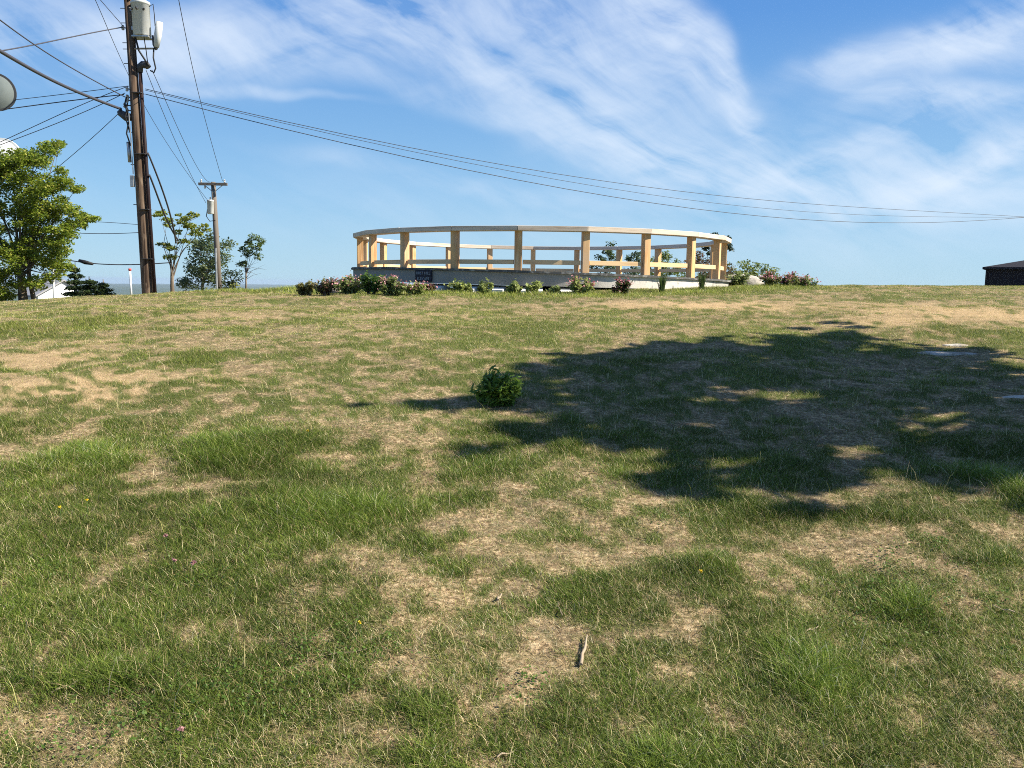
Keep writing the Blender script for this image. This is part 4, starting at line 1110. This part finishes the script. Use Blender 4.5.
def shed():
    Y = 52; a = at(986, 287, Y); zt = at(986, 269.3, Y)[2]; w = 8.0; dep = 6.0
    rz = R_(-33); cr, sr = math.cos(rz), math.sin(rz)
    def T(x, y, z): return (a[0] + x * cr - y * sr, a[1] + x * sr + y * cr, z)
    c0 = T(w / 2, dep / 2, 0)
    gz = float(ground(c0[0], c0[1])) - .8
    root = thing('dark_shed', (c0[0], c0[1], gz), 'low dark building with a hipped roof on the crest at the right edge', 'building')
    MB().box((c0[0], c0[1], (gz + zt) / 2), (w, dep, zt - gz), rz).build('wall', M_shed, root)
    e = .26; rh = .62; rx = 2.4; zb = zt + .002
    A_ = [T(-e, -e, zb), T(w + e, -e, zb), T(w + e, dep + e, zb), T(-e, dep + e, zb)]
    B_ = [(p[0], p[1], zb + .13) for p in A_]
    T_ = [T(rx, dep / 2, zb + .13 + rh), T(w - rx, dep / 2, zb + .13 + rh)]
    ro = MB().add(A_ + B_ + T_, [(0, 3, 2, 1), (0, 1, 5, 4), (1, 2, 6, 5), (2, 3, 7, 6), (3, 0, 4, 7), (4, 5, 9, 8), (6, 7, 8, 9), (5, 6, 9), (7, 4, 8)]).build('roof', M_shroof, root)
    MB().box(T(3.05, dep / 2, zt + .75), (.9, .7, 1.0), rz).build('chimney', M_shed, ro, bevel=.02)
    fr = MB().box(T(3.1, -.02, zt - .75), (1.0, .05, 1.2), rz).build('window', M_trim, root); MB().box(T(3.1, -.055, zt - .75), (.8, .03, 1.0), rz).build('pane', M_glass, fr)
    MB().box(T(-.03, -.03, (gz + zt) / 2), (.1, .1, zt - gz), rz).build('corner_board', M_shed, root)
shed()

# ------------------------------------------------------------------ the tree that shades the right of the lawn (outside the frame)
SH = [(392, 408), (440, 401), (470, 397), (545, 378), (520, 372), (565, 360), (600, 347), (640, 343), (690, 341), (715, 338), (745, 342), (770, 334), (830, 328), (880, 335), (905, 346), (925, 352), (985, 356), (1000, 368), (1015, 385), (1040, 390),
      (1100, 400), (1150, 430), (1150, 500), (1024, 500), (960, 490), (935, 515), (905, 520), (885, 492), (850, 482), (820, 497), (790, 500), (765, 492), (740, 478), (715, 497), (690, 497), (672, 488), (690, 470), (640, 462), (585, 450), (545, 440), (500, 440), (520, 430), (503, 424), (530, 414), (490, 412), (455, 413), (390, 413)]
def shade_tree():
    poly = np.array([G(px, py)[:2] for px, py in SH]); poly = poly.mean(0) + (poly - poly.mean(0)) * 1.05
    def inside(x0, y0):
        x = x0 + (fbm(x0 * 2.4, y0 * 2.4, 61, 3) - .5) * .9; y = y0 + (fbm(x0 * 2.4, y0 * 2.4, 67, 3) - .5) * 1.2
        r = np.zeros(len(x), bool); j = len(poly) - 1
        for i in range(len(poly)):
            xi, yi = poly[i]; xj, yj = poly[j]
            c = ((yi > y) != (yj > y)) & (x < (xj - xi) * (y - yi) / (yj - yi + 1e-12) + xi)
            r ^= c; j = i
        return r
    def edge(x, y):
        d = np.full(len(x), 9.0)
        for i in range(len(poly)):
            a = poly[i - 1]; b = poly[i]; v = b - a; t = np.clip(((x - a[0]) * v[0] + (y - a[1]) * v[1]) / (v @ v + 1e-9), 0, 1)
            d = np.minimum(d, np.hypot(x - a[0] - t * v[0], y - a[1] - t * v[1]))
        return d
    def holes(x, y):
        g = vnoise(x * 1.7, y * 1.4, 91) * .33 + vnoise(x * 5, y * 4, 92) * .35 + vnoise(x * 11, y * 9, 93) * .32
        return g - .26 * np.exp(-edge(x, y) / .35) + .02
    xc, yc = poly.mean(0)
    H = 6.0
    cen = np.array([poly[:, 0].mean() * .5 + poly[:, 0].min() * .25 + poly[:, 0].max() * .25, 0, 0])
    xm, xM = poly[:, 0].min(), poly[:, 0].max(); ym, yM = poly[:, 1].min(), poly[:, 1].max()
    gb = 1.0
    base = np.array([(xm + xM) / 2 + (H - gb) / sund[2] * sund[0], (ym + yM) / 2 + (H - gb) / sund[2] * sund[1], 0])
    base[2] = float(ground(base[0], base[1]))
    root = thing('shade_tree', base, 'broad leafy tree outside the right edge whose shadow falls over the lawn', 'tree')
    cc = np.array([base[0], base[1], H]); Rr = np.array([4.0, 4.6, 3.4])
    cs = []
    def gnd(p):
        q = p.copy()
        for _ in range(6):
            t_ = (q[:, 2] - ground(q[:, 0], q[:, 1])) / sund[2]; q = q - sund * t_[:, None]
        return q
    # leaf clusters: any in the crown whose shade falls inside the outline
    cand = rs.randn(26000, 3); cand /= np.linalg.norm(cand, axis=1)[:, None]; cand = cc + cand * (rs.rand(26000) ** .33)[:, None] * Rr
    q = gnd(cand)
    g = holes(q[:, 0], q[:, 1])
    vis = (cand[:, 0] < .66 * cand[:, 1] + .5)
    ok = inside(q[:, 0], q[:, 1]) & (g > .405) & ~vis
    cand = cand[ok][:3000]; q = q[ok][:2600]
    # reach the outline's left point too
    ex = []
    k = rs.rand(9000, 2); gx = xm + k[:, 0] * (xM - xm); gy = ym + k[:, 1] * (yM - ym); m = inside(gx, gy); gx, gy = gx[m], gy[m]
    gz = ground(gx, gy)
    zc = np.clip(H + (xm + xM) * .25 - gx * .5 + rs.randn(len(gx)) * 1.0, 3.4, 9.5)
    t_ = (zc - gz) / sund[2]; pp = np.stack([gx, gy, gz], 1) + sund * t_[:, None]
    g = holes(gx, gy)
    ok = (pp[:, 0] > .66 * pp[:, 1] + .5) & (g > .405)
    cand = np.vstack([cand, pp[ok][:2600]])
    P = clump_pts(list(cand), [rnd.choice((.05, .08, .11, .15)) for _ in cand], 14, .7)
    n = len(P)
    foliage('crown', root, P, np.full(n, .085), colrand(n, (.09, .14, .02), (.2, .24, .04)), .5, 1.3)
    mb = MB(); idx = rs.randint(0, len(cand), 46)
    limbs(mb, base, [cand[i] for i in idx], .22, base + np.array([0, 0, 2.2])); mb.build('trunk', M_bark, root, smooth=True)
shade_tree()
